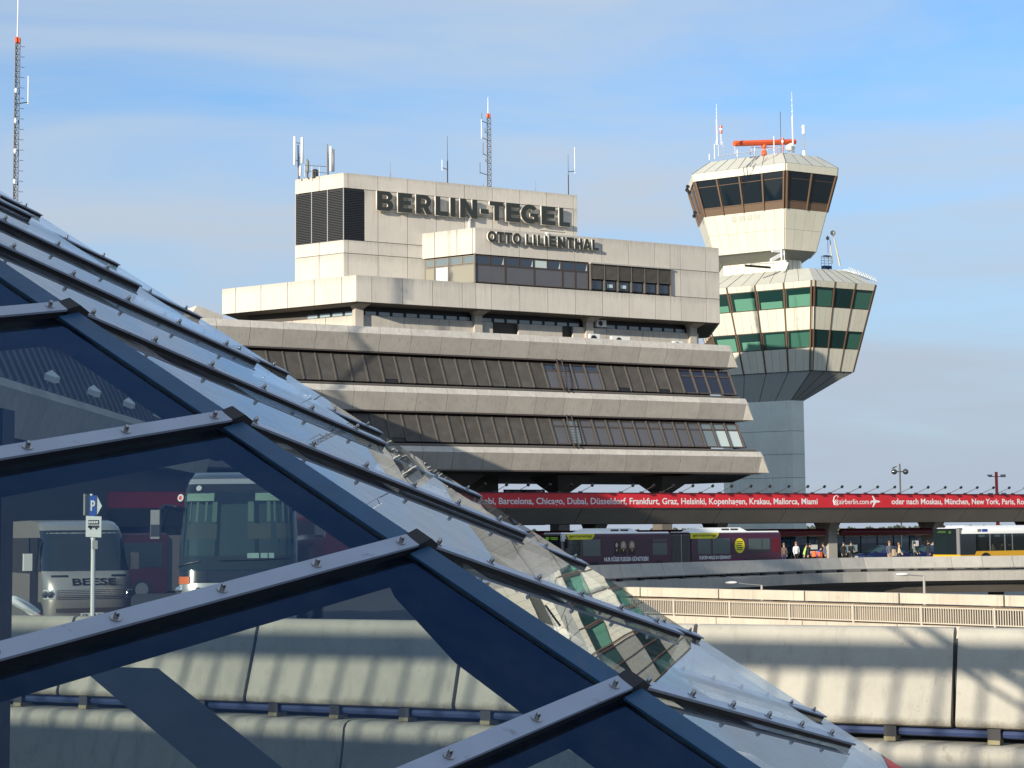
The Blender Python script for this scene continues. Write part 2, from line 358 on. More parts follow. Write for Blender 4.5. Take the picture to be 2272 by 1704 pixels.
def thing(name, label, cat, loc=(0, 0, 0), rotz=0.0, group=None):
    o = link(name, None, None, loc, rotz); o.empty_display_size = 0.5
    return tag(o, label, cat, group)
def copy_tree(o, parent=None):
    c = o.copy(); COL.objects.link(c); c.parent = parent
    for ch in list(o.children): copy_tree(ch, c)
    return c
def box(name, m_, parent, x0, x1, y0, y1, z0, z1): return MB().box(x0, x1, y0, y1, z0, z1).build(name, m_, parent)

# text as mesh: returns verts/faces in the xy plane, starting at x=0, baseline y=0
def text_geo(body, bold=0.0, spacing=1.0, xscale=1.0):
    cu = bpy.data.curves.new('txt', 'FONT'); cu.body = body; cu.size = 1.0; cu.offset = bold; cu.space_character = spacing; cu.resolution_u = 3
    ob = bpy.data.objects.new('txt', cu); COL.objects.link(ob)
    dg = bpy.context.evaluated_depsgraph_get(); dg.update()
    me = bpy.data.meshes.new_from_object(ob.evaluated_get(dg))
    v = [(p.co.x * xscale, p.co.y) for p in me.vertices]; f = [tuple(p.vertices) for p in me.polygons]
    bpy.data.objects.remove(ob); bpy.data.curves.remove(cu); bpy.data.meshes.remove(me)
    return v, f
def text_on(name, body, m_, parent, o, ux, uz, width=None, height=None, bold=0.0, spacing=1.0):
    """flat lettering from corner o along ux, up uz; fits width (glyphs keep shape) or both width and height"""
    v, f = text_geo(body, bold, spacing)
    xs = [p[0] for p in v]; ys = [p[1] for p in v]
    x0, w = min(xs), max(xs) - min(xs)
    sx = width / w if width else height / 0.72
    sy = height / 0.72 if height else sx
    o, ux, uz = Vector(o), Vector(ux).normalized(), Vector(uz).normalized()
    mb = MB(); P = [o + ux * ((x - x0) * sx) + uz * (y * sy) for x, y in v]
    n = ux.cross(uz)
    mb.add(P, f)
    mb.add([p + n * 0.006 for p in P], f)
    return mb.build(name, m_, parent)


def words_on(name, body, m_, parent, o, ux, uz, width, height, bold):
    """a line of lettering, one mesh per word, fitted to width as a whole"""
    def ext(t): v, f = text_geo(t, bold); xs = [p[0] for p in v]; return min(xs), max(xs), v, f
    x0, x1, _, _ = ext(body); sx = width / (x1 - x0); sy = height / 0.72
    o, ux, uz = Vector(o), Vector(ux), Vector(uz); n = ux.cross(uz); pre = ''
    for w in body.split(' '):
        if pre:
            _, e1, _, _ = ext(pre + w); a0, a1, v, f = ext(w); dx_ = e1 - a1
        else: a0, a1, v, f = ext(w); dx_ = 0.0
        P = [o + ux * ((x + dx_ - x0) * sx) + uz * (y * sy) for x, y in v]
        MB().add(P, f).add([p + n * 0.006 for p in P], f).build(name, m_, parent)
        pre += w + ' '
# ================================================================ GROUND AND FAR SETTING
GZ = -6.0
g = MB().add([(-3500, -300, GZ), (3500, -300, GZ), (3500, 6000, GZ), (-3500, 6000, GZ)], [(0, 1, 2, 3)]).build('ground', 'grass_far'); struct(g)
lr = MB().add([(-60, -30, GZ + .02), (160, -30, GZ + .02), (160, 230, GZ + .02), (-60, 230, GZ + .02)], [(0, 1, 2, 3)]).build('lower_road', 'asphalt'); struct(lr)

def far_wood():
    mb = MB(); rnd = random.Random(3)
    for i in range(520):
        y = rnd.uniform(2900, 3200); x = rnd.uniform(200, 1300) if i % 6 else rnd.uniform(-900, 200)
        h = rnd.uniform(9, 17); r = rnd.uniform(6, 11)
        for k in range(5):
            c = Vector((x + rnd.uniform(-4, 4), y + rnd.uniform(-4, 4), GZ + h * rnd.uniform(.45, .85))); q = r * rnd.uniform(.5, .9)
            mb.add([c + Vector((q, 0, 0)), c + Vector((0, q, 0)), c + Vector((-q, 0, 0)), c + Vector((0, -q, 0)), c + Vector((0, 0, q)), c + Vector((0, 0, -q))],
                   [(0, 1, 4), (1, 2, 4), (2, 3, 4), (3, 0, 4), (1, 0, 5), (2, 1, 5), (3, 2, 5), (0, 3, 5)])
    o = mb.build('far_wood', 'foliage'); o['kind'] = 'stuff'; o['label'] = 'low dark strip of distant trees on the horizon behind the bus stop'; o['category'] = 'trees'
far_wood()

# ================================================================ MAIN TERMINAL BUILDING (local x along the sign face, y into the building)
BO, BR = Vector((-12.88, 145.0, 0)), R(28.5)
bld = thing('terminal_building', 'large beige concrete airport terminal with stepped floors, louvred window bands and rooftop lettering', 'building', BO, BR)
BM = Matrix.Translation(BO) @ Matrix.Rotation(BR, 4, 'Z')
def bw(x, y, z): return BM @ Vector((x, y, z))
EX, EY, EZ = Vector((1, 0, 0)), Vector((0, 1, 0)), Vector((0, 0, 1))
E1 = Vector((-.5, .8660254, 0)); E1o = Vector((-.8660254, -.5, 0))     # receding left face and its outward normal
E3 = Vector((.5, .8660254, 0))
MOD = 2.82; GX = [1.33 + MOD * k for k in range(-6, 14)]
def face_panel(P0, d, out, s0, s1, z0, z1, th=0.35, m_='concrete_light', name='wall_panel', gap=0.025, parent=None):
    o = Vector((P0[0], P0[1], 0)) + d * (s0 + gap) + EZ * (z0 + gap) - out * th
    return MB().obox(o, d * (s1 - s0 - 2 * gap), out * th, EZ * (z1 - z0 - 2 * gap)).build(name, m_, parent or bld)
def breaks(a, b, grid):
    g = [a] + sorted(q for q in grid if a + .12 < q < b - .12) + [b]
    return list(zip(g[:-1], g[1:]))

# cores (stand 0.3 m behind the panel faces, dark in the joints)
def inset_hex(poly, d):
    n = len(poly); out = []
    for i in range(n):
        p0, p1, p2 = Vector(poly[i - 1]), Vector(poly[i]), Vector(poly[(i + 1) % n])
        a = (p1 - p0).normalized(); b = (p2 - p1).normalized()
        na, nb = Vector((-a.y, a.x)), Vector((-b.y, b.x))
        k = (na + nb); k = k / (1 + na.dot(nb)); q = p1 + k * d; out.append((q.x, q.y))
    return out
T0 = (0.93, 4.8); TZ = 33.68
tpoly = [T0, (24.3, 4.8), (24.3, 13.5), (0.62, 13.5), (-1.74, 9.42)]
MB().plan(inset_hex(tpoly, .3), 21.7, TZ - .3).build('core_wall', 'concrete_core', bld)
wpoly = [(11.18, 0), (36.78, 0), (42.0, 9.05), (10.8, 9.05), (8.39, 4.83)]
MB().plan(inset_hex(wpoly, .45), 23.0, 28.6).build('core_wall', 'concrete_core', bld)
bpoly = [(0, 0), (36.76, 0), (42.8, 10.45), (36, 18), (-3, 18), (-7.29, 12.62)]
MB().plan(inset_hex(bpoly, .3), 21.82, 23.95).build('core_wall', 'concrete_core', bld)
MB().plan([(-15.6, 0.2), (35.6, 0.2), (40.5, 9), (36, 22), (-15.6, 22)], 7.9, 19.45).build('core_wall', 'concrete_core', bld)
# roof slabs closing the tops
MB().plan(inset_hex(tpoly, .32), TZ - .3, TZ - .12).build('roof_slab', 'concrete_grey', bld)
MB().plan(inset_hex(wpoly, .4), 28.6, 28.78).build('roof_slab', 'concrete_grey', bld)
MB().plan(inset_hex(bpoly, .32), 23.95, 24.0).build('terrace_slab', 'concrete_grey', bld)
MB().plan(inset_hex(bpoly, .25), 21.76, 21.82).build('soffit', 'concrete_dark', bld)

# --- sign block (T): right face
ZT = (24.0, 26.66, 27.82, 32.33, TZ)
xs = [T0[0]] + [1.33 + MOD * k for k in range(0, 9)] + [24.3]
for a, b in zip(xs[:-1], xs[1:]):
    if b - a < .1: continue
    face_panel((0, 4.8), EX, -EY, a, b, ZT[3], ZT[4], m_='concrete_light')
    for z0, z1 in ((ZT[0], ZT[1]), (ZT[1], ZT[2])):
        if a < 10: face_panel((0, 4.8), EX, -EY, a, b, z0, z1)
    if b > 3: face_panel((0, 4.8), EX, -EY, max(a, 2.88), b, ZT[2], ZT[3])
# left face
TL = 5.33
for s0, s1 in ((0, 2.68), (2.68, TL)):
    face_panel(T0, E1, E1o, s0, s1, ZT[3], ZT[4])
    face_panel(T0, E1, E1o, s0, s1, ZT[0], ZT[1]); face_panel(T0, E1, E1o, s0, s1, ZT[1], ZT[2])
face_panel((24.3, 4.8), EY, EX, 0, 8.7, ZT[2], ZT[4]); face_panel((-1.74, 9.42), E3, Vector((-.866, .5, 0)), 0, 4.7, 24, TZ)
# black corner louvres
def slat_panel(name, o, d, out, w, z0, z1, n, m_, back=True):
    mb = MB(); h = (z1 - z0) / n
    if back: mb.obox(Vector(o) - out * .12 + EZ * z0, d * w, out * .03, EZ * (z1 - z0))
    for k in range(n):
        z = z0 + h * k
        mb.obox(Vector(o) - out * .07 + EZ * (z + h * .1), d * w, out * .06 + EZ * (-h * .35), EZ * h * .45)
    return mb.build(name, m_, bld)
for k, (a, b) in enumerate(((0.12, 1.74), (1.78, 3.48), (3.52, 5.2))):
    slat_panel('corner_louvre', Vector((*T0, 0)) + E1 * a, E1, E1o, b - a, ZT[2] + .05, ZT[3] - .04, 30, 'louvre_black')
slat_panel('corner_louvre', (1.06, 4.8, 0), EX, -EY, 1.78, ZT[2] + .05, ZT[3] - .04, 30, 'louvre_black')
for s in (0.04, 1.76, 3.5, 5.26):
    MB().obox(Vector((*T0, 0)) + E1 * (s - .04) - E1o * .08 + EZ * ZT[2], E1 * .08, E1o * .1, EZ * (ZT[3] - ZT[2])).build('louvre_post', 'mast_grey', bld)

# --- wing with OTTO LILIENTHAL: right face flush with the balustrade
ZB0, ZB1, ZW0, ZW1, ZWT = 21.79, 24.05, 24.12, 26.56, 28.9
GB = [1.42 + MOD * k for k in range(0, 14)]
for a, b in breaks(0, 36.76, GB + [11.2, 31.3]):
    z1 = ZB1 if b < 31.35 else ZB1
    face_panel((0, 0), EX, -EY, a, b, ZB0, ZB1)
for a, b in breaks(11.18, 36.76, GB + [31.3]):
    face_panel((0, 0), EX, -EY, a, b, ZW1, ZWT)
for a, b in breaks(31.3, 36.76, GB): face_panel((0, 0), EX, -EY, a, b, ZB1, ZW1)
BLs = [0, 1.51, 4.41, 7.28, 10.2, 13.06, 14.58]
for a, b in zip(BLs[:-1], BLs[1:]): face_panel((0, 0), E1, E1o, a, b, ZB0, ZB1)
for a, b in ((0, .3), (.3, 1.9), (1.9, 4.25), (4.25, 5.57)): face_panel((11.18, 0), E1, E1o, a, b, ZW1 + .04, ZWT)
face_panel((36.76, 0), E3, Vector((.866, -.5, 0)), 0, 12, ZB0, ZB1); face_panel((36.76, 0), E3, Vector((.866, -.5, 0)), 0, 10.4, ZB1, ZWT)
# wing windows, brown frames
def window(parent, P0, d, out, s0, s1, z0, z1, glass, frame='frame_brown', fw=.07, rec=.10, name='window', pane_name='pane'):
    """frame mesh + pane child, set rec behind the face"""
    o = Vector((P0[0], P0[1], 0)) - out * rec
    mb = MB()
    def bar(a0, a1, b0, b1): mb.obox(o + d * a0 + EZ * b0 - out * .06, d * (a1 - a0), out * .06, EZ * (b1 - b0))
    bar(s0, s1, z1 - fw, z1); bar(s0, s1, z0, z0 + fw); bar(s0, s0 + fw, z0 + fw, z1 - fw); bar(s1 - fw, s1, z0 + fw, z1 - fw)
    w = mb.build(name, frame, parent)
    MB().obox(o + d * (s0 + fw) + EZ * (z0 + fw) - out * .05, d * (s1 - s0 - 2 * fw), out * .02, EZ * (z1 - z0 - 2 * fw)).build(pane_name, glass, w)
    return w
def WX(px): return 11.18 + (px - 45) / 1845 * 11.42
tops = [(50, 290), (297, 520), (527, 750), (757, 985), (990, 1210), (1213, 1437), (1440, 1660), (1662, 1885)]
for i, (a, b) in enumerate(tops): window(bld, (0, 0), EX, -EY, WX(a), WX(b), 25.72, 26.5, 'window_sheet' if i == 4 else 'window_blue')
for a, b in ((50, 525), (530, 990), (994, 1455), (1460, 1668), (1672, 1885)): window(bld, (0, 0), EX, -EY, WX(a), WX(b), 24.14, 25.70, 'blind_grey')
# triangular drawn curtains at the right of some top lights
for px in (500, 968, 1418, 1868):
    x1 = WX(px); MB().prism([(x1 - .17, -(-.118), 25.81), (x1, .118, 25.81), (x1, .118, 26.40)], (0, -.012, 0)).build('curtain', 'window_sheet', bld)
slab = MB().box(22.62, 31.28, -.32, .1, 26.46, 26.58).build('blind_box', 'concrete_grey', bld)
for k in range(6):
    a = 22.70 + k * 1.43
    mb = MB()
    for q in range(13): mb.obox((a + .06, -.16, 25.12 + q * .102), (1.27, 0, 0), (0, .05, .03), (0, 0, .05))
    mb.build('roller_blind', 'louvre', bld)
    window(bld, (0, 0), EX, -EY, a + .05, a + 1.36, 24.16, 25.08, 'window_blue', 'frame_black', fw=.09, rec=.06)
    box('mullion', 'mullion', bld, a - .04, a + .03, -.2, .1, 24.12, 26.46)
box('mullion', 'mullion', bld, 31.24, 31.31, -.2, .1, 24.12, 26.46)
for q in (1, 2):
    box('paper_sheet', 'window_sheet', bld, 22.70 + q * 1.43 + .35, 22.70 + q * 1.43 + .95, .02, .03, 24.42, 24.72)
LW = 5.57
def LWs(px): return (2005 - px) / (2005 - 1495) * LW
for a, b in ((1990, 1880), (1876, 1745), (1742, 1612), (1608, 1512)): window(bld, (11.18, 0), E1, E1o, LWs(a), LWs(b), 25.82, 26.52, 'window_pale', 'mullion', fw=.09)
for a, b, g_ in ((1990, 1745, 'window_curtain'), (1742, 1612, 'window_sheet'), (1608, 1512, 'window_curtain')): window(bld, (11.18, 0), E1, E1o, LWs(a), LWs(b), 24.1, 25.79, g_, 'mullion', fw=.09)
MB().obox((11.18, 0, 24.05) , E1 * .12, E1o * .02, EZ * 2.6).build('corner_post', 'frame_brown', bld)

# --- lettering: heavy block capitals cut as outlines, set off the wall on spacers
def arc(cx, cy, rx, ry, a0, a1, n=10): return [(cx + rx * math.cos(R(a0 + (a1 - a0) * k / n)), cy + ry * math.sin(R(a0 + (a1 - a0) * k / n))) for k in range(n + 1)]
def glyph(c, st=.27):
    """outline(s) in a 1-high cell of width w: outer ring first, then holes"""
    s = st
    if c == 'E': w = .74; return w, [[(0, 0), (w, 0), (w, .235), (s, .235), (s, .39), (w - .06, .39), (w - .06, .61), (s, .61), (s, .765), (w, .765), (w, 1), (0, 1)]]
    if c == 'L': w = .70; return w, [[(0, 0), (w, 0), (w, .235), (s, .235), (s, 1), (0, 1)]]
    if c == 'I': w = s; return w, [[(0, 0), (w, 0), (w, 1), (0, 1)]]
    if c == '-': w = .46; return w, [[(0, .30), (w, .30), (w, .55), (0, .55)]]
    if c == 'T': w = .80; a = (w - s) / 2; return w, [[(a, 0), (a + s, 0), (a + s, .765), (w, .765), (w, 1), (0, 1), (0, .765), (a, .765)]]
    if c == 'H': w = .86; return w, [[(0, 0), (s, 0), (s, .385), (w - s, .385), (w - s, 0), (w, 0), (w, 1), (w - s, 1), (w - s, .62), (s, .62), (s, 1), (0, 1)]]
    if c == 'N': w = .92; return w, [[(0, 0), (s, 0), (s, .56), (w - s - .02, 0), (w, 0), (w, 1), (w - s, 1), (w - s, .44), (s + .02, 1), (0, 1)]]
    if c == 'A': w = 1.0; return w, [[(0, 0), (.27, 0), (.33, .18), (.67, .18), (.73, 0), (1, 0), (.66, 1), (.34, 1)], [(.40, .38), (.50, .74), (.60, .38)]]
    if c == 'O': w = 1.0; return w, [arc(.5, .5, .5, .515, 0, 345, 23), arc(.5, .5, .235, .27, 0, 345, 23)]
    if c == 'B':
        w = .82
        return w, [[(0, 0)] + arc(.50, .29, .32, .29, -90, 70, 8) + arc(.48, .755, .29, .245, -40, 90, 8) + [(0, 1)],
                   [(s, .19)] + arc(.44, .285, .11, .095, -90, 90, 5) + [(s, .38)], [(s, .60)] + arc(.44, .70, .10, .10, -90, 90, 5) + [(s, .80)]]
    if c == 'R':
        w = .84
        return w, [[(0, 0), (s, 0), (s, .33), (.38, .33), (.54, 0), (w, 0), (.64, .38)] + arc(.46, .675, .34, .325, -45, 90, 9) + [(0, 1)],
                   [(s, .53)] + arc(.43, .66, .12, .13, -90, 90, 6) + [(s, .79)]]
    if c == 'G':
        w = .96
        return w, [arc(.49, .5, .49, .515, 38, 305, 22) + [(.96, .10), (.96, .55), (.50, .55), (.50, .36), (.70, .36), (.70, .26)] + arc(.49, .5, .215, .27, 305, 42, 14)]
def sign_letter(c, x0, x1, z0, z1, y_wall, standoff, depth, parent):
    w, rings = glyph(c)
    cu = bpy.data.curves.new('l', 'CURVE'); cu.dimensions = '2D'; cu.fill_mode = 'BOTH'; cu.extrude = depth / 2
    for r in rings:
        sp = cu.splines.new('POLY'); sp.points.add(len(r) - 1); sp.use_cyclic_u = True
        for p, q in zip(sp.points, r): p.co = (q[0] / w * (x1 - x0), q[1] * (z1 - z0), 0, 1)
    ob = bpy.data.objects.new('l', cu); COL.objects.link(ob)
    dg = bpy.context.evaluated_depsgraph_get(); dg.update()
    me = bpy.data.meshes.new_from_object(ob.evaluated_get(dg)); bpy.data.objects.remove(ob); bpy.data.curves.remove(cu)
    me.materials.clear(); me.materials.append(M['letter_green']); me.materials.append(M['letter_side'])
    for p in me.polygons: p.material_index = 0 if p.normal.z > .9 else 1
    me.transform(Matrix.Rotation(R(90), 4, 'X'))            # letter plane becomes x-z facing -y
    me.name = 'letter'
    return link('letter', me, parent, (x0, y_wall - standoff - depth / 2, z0))
big = [('B', 3.84, 5.42), ('E', 5.84, 7.21), ('R', 7.58, 9.14), ('L', 9.5, 10.73), ('I', 10.95, 11.47), ('N', 11.92, 13.65), ('-', 13.97, 14.81),
       ('T', 14.9, 16.33), ('E', 16.57, 18.02), ('G', 18.09, 19.92), ('E', 20.23, 21.71), ('L', 22.1, 23.25)]
for c, a, b in big: sign_letter(c, a, b, 30.53, 32.26, 4.8, .22, .24, bld)
box('letter_rail', 'mullion', bld, 3.9, 23.1, 4.62, 4.66, 30.78, 30.84)
small = [('O', 12.16, 13.02), ('T', 13.06, 13.78), ('T', 13.82, 14.60), ('O', 14.64, 15.49), ('L', 15.97, 16.60), ('I', 16.69, 16.93), ('L', 17.13, 17.75), ('I', 17.86, 18.11),
         ('E', 18.27, 18.98), ('N', 19.15, 19.92), ('T', 20.05, 20.83), ('H', 20.92, 21.70), ('A', 21.76, 22.58), ('L', 22.72, 23.4)]
for c, a, b in small: sign_letter(c, a, b, 27.65, 28.60, 0, .22, .2, bld)
box('letter_rail', 'mullion', bld, 12.2, 23.2, -.18, -.14, 27.8, 27.85)
box('lamp_bracket', 'mullion', bld, 17.4, 19.9, -.5, -.42, 28.98, 29.03); box('lamp_bracket', 'white_paint', bld, 18.25, 18.45, -.1, .25, 28.0, 29.0)
box('pipe', 'white_paint', bld, 12.9, 13.06, 4.55, 4.75, 28.9, 30.6)

# --- clerestory under the balustrade
S = 2.0; cx0 = S * .57735
def low_wall(a, b): face_panel((0, S), EX, -EY, a, b, 18.6, 21.0, m_='concrete_cap', name='terrace_wall', th=.3)
for a, b in ((cx0, 5.3), (5.3, 9.6), (9.6, 13.9), (16.45, 20.95), (22.05, 25.6), (25.6, 29.5), (29.5, 35.7)): low_wall(a, b)
for a, b in ((0, 3.6), (3.6, 7.2), (7.2, 10.8)): face_panel((cx0, S), E1, E1o, a, b, 18.6, 21.0, m_='concrete_light', name='terrace_wall', th=.3)
MB().plan([(cx0 + .2, S + .6), (35.2, S + .6), (38, 7), (30, 15), (0, 15), (-5, 12.4)], 18.6, 21.78).build('core_wall', 'concrete_core', bld)
MB().obox((cx0 + .2, S + .45, 21.02), (34.2, 0, 0), (0, .1, 0), (0, 0, .76)).build('clerestory_frame', 'frame_black', bld)
MB().obox(Vector((cx0 + .1, S + .3, 21.02)), E1 * 11, E1o * -.1, EZ * .76).build('clerestory_frame', 'frame_black', bld)
xw = [1.85 + 1.28 * k for k in range(8)] + [12.95 + 1.28 * k for k in range(8)] + [24.45 + 1.28 * k for k in range(8)]
for x in xw:
    MB().box(x, x + 1.0, S + .40, S + .449, 21.05, 21.36).build('clerestory_pane', 'clerestory', bld)
for k in range(8):
    MB().obox(Vector((cx0 + .1, S + .3, 21.05)) + E1 * (.4 + 1.34 * k) + E1o * .0, E1 * 1.05, E1o * .04, EZ * .31).build('clerestory_pane', 'clerestory', bld)
for x in (1.0, 12.3, 23.62, 34.9):
    mb = MB().box(x - .37, x + .37, S - .35, S + .3, 19.5, 21.5); mb.prism([(x - .37, S - .35, 21.5), (x + .37, S - .35, 21.5), (x + .37, S - 1.6, 21.78), (x - .37, S - 1.6, 21.78)], (0, .9, 0)) if False else None
    mb.loft([[(x - .37, S - .35, 21.45), (x + .37, S - .35, 21.45), (x + .37, S + .3, 21.45), (x - .37, S + .3, 21.45)], [(x - .6, S - 1.4, 21.76), (x + .6, S - 1.4, 21.76), (x + .6, S + .3, 21.76), (x - .6, S + .3, 21.76)]])
    mb.build('pillar', 'concrete_warm', bld)

# --- three chevron bands with sloping window storeys between
BANDS = (dict(p=[(-.9, 19.56), (-1.75, 19.53), (-2.0, 18.94), (-1.45, 17.54), (-.9, 17.54)], xe=36.45),
         dict(p=[(-1.7, 14.63), (-2.5, 14.60), (-2.8, 14.09), (-2.25, 12.64), (-1.7, 12.64)], xe=37.52),
         dict(p=[(-2.4, 9.72), (-3.3, 9.70), (-3.6, 9.22), (-3.0, 7.80), (-2.4, 7.80)], xe=38.55))
for bi, b in enumerate(BANDS):
    p = b['p']; off = 0.12 * bi
    def panel_mesh(w):
        mb = MB(); mb.prism([(0, p[0][0], p[0][1]), (0, p[1][0], p[1][1]), (0, p[2][0], p[2][1]), (0, p[2][0] + .3, p[2][1])], (w, 0, 0), 0)
        mb.prism([(0, p[2][0], p[2][1] - .004), (0, p[3][0], p[3][1]), (0, p[4][0], p[4][1]), (0, p[0][0], p[2][1] - .004)], (w, 0, 0), 1)
        return mb.mesh('band_panel', ['concrete_cap', 'concrete_warm'])
    full = panel_mesh(MOD - .035)
    x = 1.33 - 6 * MOD + off
    while x + MOD < b['xe'] - .05:
        link('band_panel', full, bld, (x + .0175, 0, 0)); x += MOD
    if b['xe'] - x > .2: link('band_panel', panel_mesh(b['xe'] - x - .035), bld, (x + .0175, 0, 0))
    xe = b['xe']; yt, zt = p[1]; yc, zcc = p[2]; yb, zb = p[3]
    mb = MB()                                                   # splayed end block
    A_, B_, C_ = Vector((xe, yt, zt)), Vector((xe, yc, zcc)), Vector((xe - .0, yb, zb))
    D_ = Vector((xe + .95, yc + .25, zb)); T_ = Vector((xe + .1, yt, zt)); Q_ = Vector((xe + .22, yc + .02, zcc))
    back = Vector((.6, 3.5, 0))
    mb.add([A_, B_, C_, D_, Q_, T_, A_ + back, T_ + back, Q_ + back, D_ + back, C_ + back],
           [(0, 1, 4, 5), (1, 2, 3, 4), (5, 4, 8, 7), (4, 3, 9, 8), (2, 10, 9, 3), (0, 5, 7, 6), (6, 7, 8, 9, 10), (0, 6, 10, 2, 1)])
    mb.build('band_end', 'concrete_cap', bld)
    box('drip_edge', 'frame_brown', bld, -15.6, xe + .25, p[3][0] - .02, -.5, p[3][1] - .13, p[3][1] - .02)
    if bi < 2:
        MB().prism([(-15.6, -.6, p[3][1] - .14), (-15.6, p[4][0] + .3, p[3][1] - .14), (-15.6, p[4][0] + .2, p[3][1] - .45), (-15.6, -.6, p[3][1] - .45)], (xe + 15.3, 0, 0)).build('lintel', 'frame_brown', bld)
# sloping louvres / panes: storey a between bands A,B, storey b between B,C
def storey(yt, zt, yb, zb, mull0, cells, xend):
    top, bot = Vector((0, yt, zt)), Vector((0, yb, zb)); dv = bot - top; L = dv.length; dv /= L
    nrm = Vector((0, -abs(dv.z), -abs(dv.y))).normalized() if False else Vector((0, dv.z, -dv.y))    # outward, slightly up
    if nrm.y > 0: nrm = -nrm
    lou = MB(); n = 24; h = L / n
    lou.obox(top + Vector((.03, 0, 0)) - nrm * .10, (1.35, 0, 0), dv * L, nrm * .02)
    for k in range(n):
        q = top + dv * (h * (k + .25)) + Vector((.03, 0, 0))
        lou.obox(q - nrm * .06, (1.35, 0, 0), dv * (h * .45), nrm * .05 - dv * (h * .3))
    lou.m[:6] = [1] * 6; lou_me = lou.mesh('louvre', ['louvre', 'frame_black'])
    low = MB(); low.obox(top + Vector((.03, 0, 0)) - nrm * .10, (1.35, 0, 0), dv * L, nrm * .02)
    for k in range(n - 3):
        q = top + dv * (h * (k + .25)) + Vector((.03, 0, 0)); low.obox(q - nrm * .06, (1.35, 0, 0), dv * (h * .45), nrm * .05 - dv * (h * .3))
    low.m[:6] = [1] * 6; low_me = low.mesh('louvre', ['louvre', 'frame_black'])
    mu = MB(); mu.obox(top + Vector((-.055, 0, 0)) - nrm * .1, (.04, 0, 0), dv * L, nrm * .17); mu.obox(top + Vector((.015, 0, 0)) - nrm * .1, (.04, 0, 0), dv * L, nrm * .17)
    mu_me = mu.mesh('mullion', 'mullion_dark')
    fr = MB()                                                   # two-light casement frame
    def bar(a0, a1, l0, l1): fr.obox(top + Vector((a0, 0, 0)) + dv * l0 - nrm * .08, (a1 - a0, 0, 0), dv * (l1 - l0), nrm * .07)
    bar(.04, 1.37, 0, .10); bar(.04, 1.37, .62, .78); bar(.04, 1.37, L - .12, L); bar(.04, .14, .1, L - .12); bar(1.27, 1.37, .1, L - .12)
    fr_me = fr.mesh('window', 'frame_brown')
    up = {}; lo_ = {}
    def pane(l0, l1, m_):
        return MB().obox(top + Vector((.14, 0, 0)) + dv * l0 - nrm * .07, (1.13, 0, 0), dv * (l1 - l0), nrm * .02).mesh('pane', m_)
    for k, cell in enumerate(cells):
        x = mull0 + 1.41 * k
        if cell == 'L': link('louvre', lou_me if (k * 7) % 11 else low_me, bld, (x, 0, 0))
        elif cell == 'l': link('louvre', low_me, bld, (x, 0, 0))
        else:
            w = link('window', fr_me, bld, (x, 0, 0)); u_, l_ = {'g': ('window_blue', 'blind_grey'), 'n': ('window_navy', 'window_navy'), 's': ('blind_grey', 'blind_grey'), 'p': ('window_pale', 'window_pale'), 'w': ('window_pale', 'window_sheet')}[cell]
            link('pane', pane(.10, .62, u_), w); link('pane', pane(.78, L - .12, l_), w)
        link('mullion', mu_me, bld, (x, 0, 0))
    link('mullion', mu_me, bld, (mull0 + 1.41 * len(cells), 0, 0))
    MB().prism([(mull0 + 1.41 * len(cells) + .08, yt + .05, zt), (mull0 + 1.41 * len(cells) + .5, yb + .3, zb), (mull0 + 1.41 * len(cells) + .08, yb + .05, zb)], (.1, 2, 0)).build('cheek', 'frame_brown', bld)
m0 = 23.89 - 1.41 * 27
ncl = 23 - 0
cellsA = 'L' * 22 + 'gggg' + 'LlLLlL' + 'nnnn'
storey(-1.2, 17.2, -2.4, 14.93, 16.96 - 1.41 * 22, cellsA, 36.9)
cellsB = 'L' * 22 + 's' + 'p' + 's' * 9 + 'p' + 'w' * 2
storey(-2.0, 12.3, -3.2, 10.05, 17.2 - 1.41 * 22, cellsB[:37], 38.1)
# sills between storey foot and next band
box('sill', 'mullion', bld, -15.6, 37.0, -2.52, -1.0, 14.64, 14.78); box('sill', 'mullion', bld, -15.6, 38.2, -3.32, -1.2, 9.74, 9.9)
# maintenance ladders
for x, yt, zt, yb, zb in ((18.3, -1.45, 17.6, -2.75, 14.7), (18.75, -2.25, 12.7, -3.55, 9.8)):
    t_, b_ = Vector((x, yt, zt)), Vector((x, yb, zb)); mb = MB(); mb.tube([t_, b_], .05, 5); mb.tube([t_ + EX * .5, b_ + EX * .5], .05, 5)
    for k in range(12): q = t_.lerp(b_, (k + .5) / 12); mb.tube([q, q + EX * .5], .025, 4)
    mb.build('ladder', 'frame_brown', bld)
# ground storey: dark soffit, haunched piers, back wall with openings
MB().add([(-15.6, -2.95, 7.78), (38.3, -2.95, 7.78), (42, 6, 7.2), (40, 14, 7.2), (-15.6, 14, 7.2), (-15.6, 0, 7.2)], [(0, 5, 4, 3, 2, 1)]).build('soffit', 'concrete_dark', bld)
for x in (-12, -1.5, 9.3, 20.1, 30.9):
    mb = MB().box(x - .55, x + .55, .6, 2.2, -6, 6.2)
    mb.loft([[(x - .55, .6, 6.0), (x + .55, .6, 6.0), (x + .55, 2.2, 6.0), (x - .55, 2.2, 6.0)], [(x - 1.9, -1.6, 7.5), (x + 1.9, -1.6, 7.5), (x + 1.9, 4, 7.5), (x - 1.9, 4, 7.5)]])
    mb.build('pier', 'concrete_dark', bld)
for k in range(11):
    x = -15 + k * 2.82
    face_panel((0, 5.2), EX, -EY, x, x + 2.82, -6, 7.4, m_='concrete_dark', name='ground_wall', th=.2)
MB().obox((16.4, 4.9, 3.2), (4.2, 0, 0), (0, .12, 0), (0, 0, 3.2)).build('window', 'frame_black', bld)
for a, b in ((16.6, 18.2), (18.6, 20.3)): MB().box(a, b, 4.8, 4.89, 4.7, 6.3).build('pane', 'window_pale', bld)
